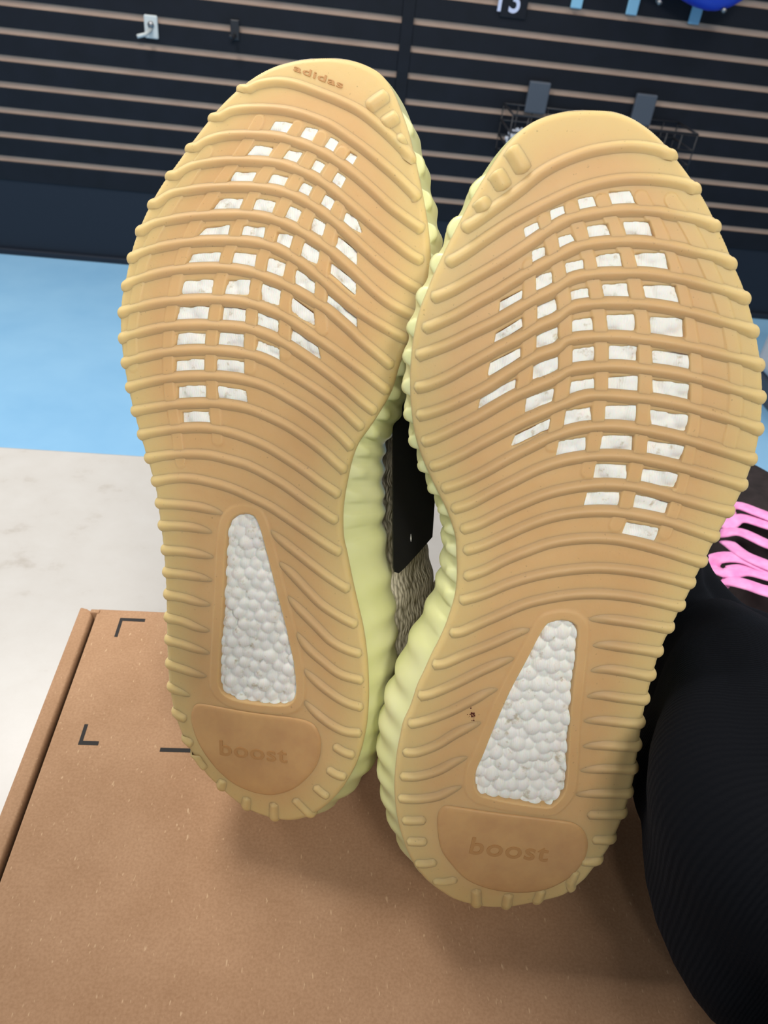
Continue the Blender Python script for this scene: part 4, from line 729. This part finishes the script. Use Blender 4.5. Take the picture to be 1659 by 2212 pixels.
# ------------------------------------------------------------------ black shoe with pink laces on the table
zt = TZ+.085
lc = at_z((1640, 1180), zt); SO = np.array([lc[0]+.035, lc[1]+.02, TZ])
ps = empty('shoe', SO); tag(ps, 'black suede shoe with loose pink laces on the table', 'shoe')
def shoe_ring(L, Wd, n=64):
    a = np.arange(n)*2*math.pi/n; y = L/2*np.sin(a); wdt = Wd/2*np.cos(a)*(1+.12*np.sin(a)); return np.c_[wdt, y]
R0 = shoe_ring(.29, .108); rows = []
for sc_, z_ in ((.97, 0), (1.0, .004), (1.0, .020), (.98, .024)): rows.append(np.c_[R0*sc_, np.full(64, z_)])
mk('sole', np.vstack(rows), grid_faces(4, 64, True).tolist()+[list(range(64))[::-1], [192+k for k in range(64)]], DARKG, ps)
rows = []
for t in np.linspace(0, 1, 14):
    hgt = np.interp(R0[:, 1], [-.145, -.06, .03, .09, .145], [.050, .080, .088, .090, .084]); sc_ = math.cos(t*math.pi/2)**.55 if t < .97 else .12
    rows.append(np.c_[R0[:, 0]*max(sc_, .1), R0[:, 1]*max(sc_, .18)**.5, .024+(hgt-.024)*math.sin(t*math.pi/2)])
mk('upper', np.vstack(rows), grid_faces(14, 64, True).tolist()+[[13*64+k for k in range(64)]], BLACKS, ps)
def lace(pp, zs, r=.0068):
    P = np.array([at_z(p, TZ+z) for p, z in zip(pp, zs)]); tube('lace', catmull(P, 26)-SO, r, PINK, ps, 10, .24)
lace([(1566, 1112), (1590, 1092), (1640, 1108), (1720, 1140), (1800, 1170)], [.086, .094, .098, .100, .098])
lace([(1560, 1140), (1600, 1120), (1650, 1132), (1720, 1155), (1800, 1190)], [.086, .093, .097, .100, .098])
lace([(1556, 1152), (1600, 1150), (1660, 1176), (1730, 1196), (1800, 1215)], [.086, .093, .098, .101, .099])
lace([(1572, 1172), (1610, 1200), (1660, 1222), (1730, 1250), (1800, 1260)], [.090, .098, .101, .102, .099])
lace([(1534, 1228), (1550, 1206), (1600, 1206), (1660, 1232), (1730, 1262), (1800, 1280)], [.084, .092, .097, .099, .101, .099])
lace([(1534, 1222), (1562, 1236), (1610, 1232), (1670, 1246), (1740, 1258)], [.086, .093, .096, .099, .099])
lace([(1552, 1270), (1566, 1254), (1610, 1262), (1660, 1278), (1740, 1292)], [.084, .092, .096, .098, .099])

# ------------------------------------------------------------------ grey stool on the blue floor
g0 = at_z((1655, 905), 0.0)
st = empty('stool', (g0[0]+.19, g0[1]+.02, 0)); tag(st, 'grey padded stool on the blue floor past the table', 'stool')
box('seat', (-.19, -.19, .08), (.19, .19, .34), GREYF, st, .05, 5)
box('base', (-.165, -.165, 0), (.165, .165, .08), DARKG, st, .01)

# ------------------------------------------------------------------ fittings on the slat wall
def wall_pt(p, off=0.0): return at_y(p, WY-off)
c = wall_pt((326, 60), .01)
hk = empty('wall_hook', c); tag(hk, 'small white plastic hook on the slat wall', 'hook')
box('plate', (-.021, .002, -.030), (.021, .009, .034), HOOKW, hk, .004); tube('prong', [(0, 0, -.005), (-.012, -.03, -.016), (-.034, -.045, -.022)], .006, HOOKW, hk, 8)
tube('screw', [(0, .004, .008), (0, -.002, .008)], .010, METAL, hk, 10)
c = wall_pt((507, 70), .01)
hk = empty('wall_hook', c); tag(hk, 'small black hook on the slat wall', 'hook')
box('plate', (-.014, .002, -.022), (.014, .009, .034), WIRE, hk, .003); tube('prong', [(0, 0, -.008), (-.004, -.03, -.016), (-.008, -.05, -.004)], .005, WIRE, hk, 8)
c = wall_pt((1116, -14), .006)
sg = empty('number_sign', c); tag(sg, 'black sign with a white number clipped on the slat wall', 'sign')
box('plate', (-.042, 0, -.066), (.042, .005, .07), BOARD, sg, .002)
Vt, Ft = text_mesh('13', .03); Vt[:, 0] = (Vt[:, 0]-Vt[:, 0].mean())*.088; Vt[:, 1] = Vt[:, 1]*.098-.050; Vt[:, 2] *= .05
mk('numeral', np.c_[Vt[:, 0], -Vt[:, 2]-.0006, Vt[:, 1]], Ft, NUM, sg, False)
for p0, lab_ in (((1243, 20), 'pale blue flat bracket on the slat wall, the one next to the number sign'), ((1362, 34), 'pale blue flat bracket on the slat wall beside the blue bag'), ((1496, 54), 'pale blue flat bracket on the slat wall below the blue bag')):
    c = wall_pt(p0, .004); pg = empty('shelf_bracket', c); tag(pg, lab_, 'bracket', 'pale blue brackets on the slat wall')
    box('arm', (-.018, -.006, .002), (.018, .004, .13), LBLUE, pg, .003); box('lip', (-.018, -.030, .118), (.018, -.006, .13), LBLUE, pg, .002)
c = wall_pt((1492, 18), .10)
bg = empty('bag', c); tag(bg, 'shiny royal blue bag hanging on the slat wall', 'bag')
u_, v_ = np.meshgrid(np.linspace(0, 2*math.pi, 48, endpoint=False), np.linspace(.02, math.pi-.02, 30)); sgn = lambda x, e: np.sign(x)*np.abs(x)**e
X = .195*sgn(np.cos(u_), .7)*np.sin(v_)**.6; Y = .075*sgn(np.sin(u_), .8)*np.sin(v_)**.7; Z = -.14*sgn(np.cos(v_), .8)+.14
Z = Z-.022*np.exp(-((X-.06)/.09)**2)*(Z < .12)+.012*np.exp(-((X+.09)/.06)**2)*(Z < .12)+.02
mk('pouch', np.stack([X, Y, Z], -1).reshape(-1, 3), grid_faces(30, 48, True).tolist()+[list(range(48))[::-1], [29*48+k for k in range(48)]], ROYAL, bg)
tube('strap', [(-.05, 0, .29), (-.03, .02, .36), (.03, .02, .36), (.05, 0, .29)], .006, ROYAL, bg, 8)
for x in (-.118, .085): tube('rivet', [(x, -.03, .012), (x+.004, -.045, .004)], .007, METAL, bg, 8)
# wire basket
a = wall_pt((1088, 226), .012); b2 = wall_pt((1466, 262), .012)
bo = np.array([(a[0]+b2[0])/2, WY, (a[2]+b2[2])/2]); hwid = (b2[0]-a[0])/2
bk = empty('wire_basket', bo); tag(bk, 'black wire basket hung from two smoke plastic brackets', 'basket')
def wire(P, r=.0035): tube('wire', np.array(P), r, WIRE, bk, 6)
yb, yf = -.014, -.20; h0, h1 = 0.0, -.14
for z_ in (h0, -.05, -.095, h1):
    wire([(-hwid, yb, z_), (hwid, yb, z_)]); wire([(-hwid, yf, z_), (hwid, yf, z_)]); wire([(-hwid, yb, z_), (-hwid, yf, z_)]); wire([(hwid, yb, z_), (hwid, yf, z_)])
for x in np.linspace(-hwid, hwid, 13): wire([(x, yb, h0), (x, yb, h1), (x, yf, h1), (x, yf, h0)], .0022)
for p0 in ((1160, 212), (1388, 238)):
    q = wall_pt(p0, .008)-bo
    br = box('bracket', (q[0]-.036, -.022, q[2]-.045), (q[0]+.036, -.002, q[2]+.05), BRACK, bk, .005)
# crumpled clear bag lying in the basket
c = bo+np.array([-hwid+.055, -.10, h1+.045])
cb = bmesh.new(); bmesh.ops.create_icosphere(cb, subdivisions=4, radius=.046)
for v in cb.verts:
    n_ = v.co.normalized(); k = .75+.35*abs(math.sin(9*n_.x+4*n_.z)*math.cos(8*n_.y-5*n_.z))+random.uniform(-.03, .03); v.co = Vector((v.co.x*k, v.co.y*k, v.co.z*k*.9))
me = bpy.data.meshes.new('plastic_bag'); cb.to_mesh(me); cb.free(); me.materials.append(CLEAR); o = bpy.data.objects.new('plastic_bag', me); COL.objects.link(o); o.location = c
tag(o, 'crumpled clear plastic bag lying in the wire basket', 'bag')
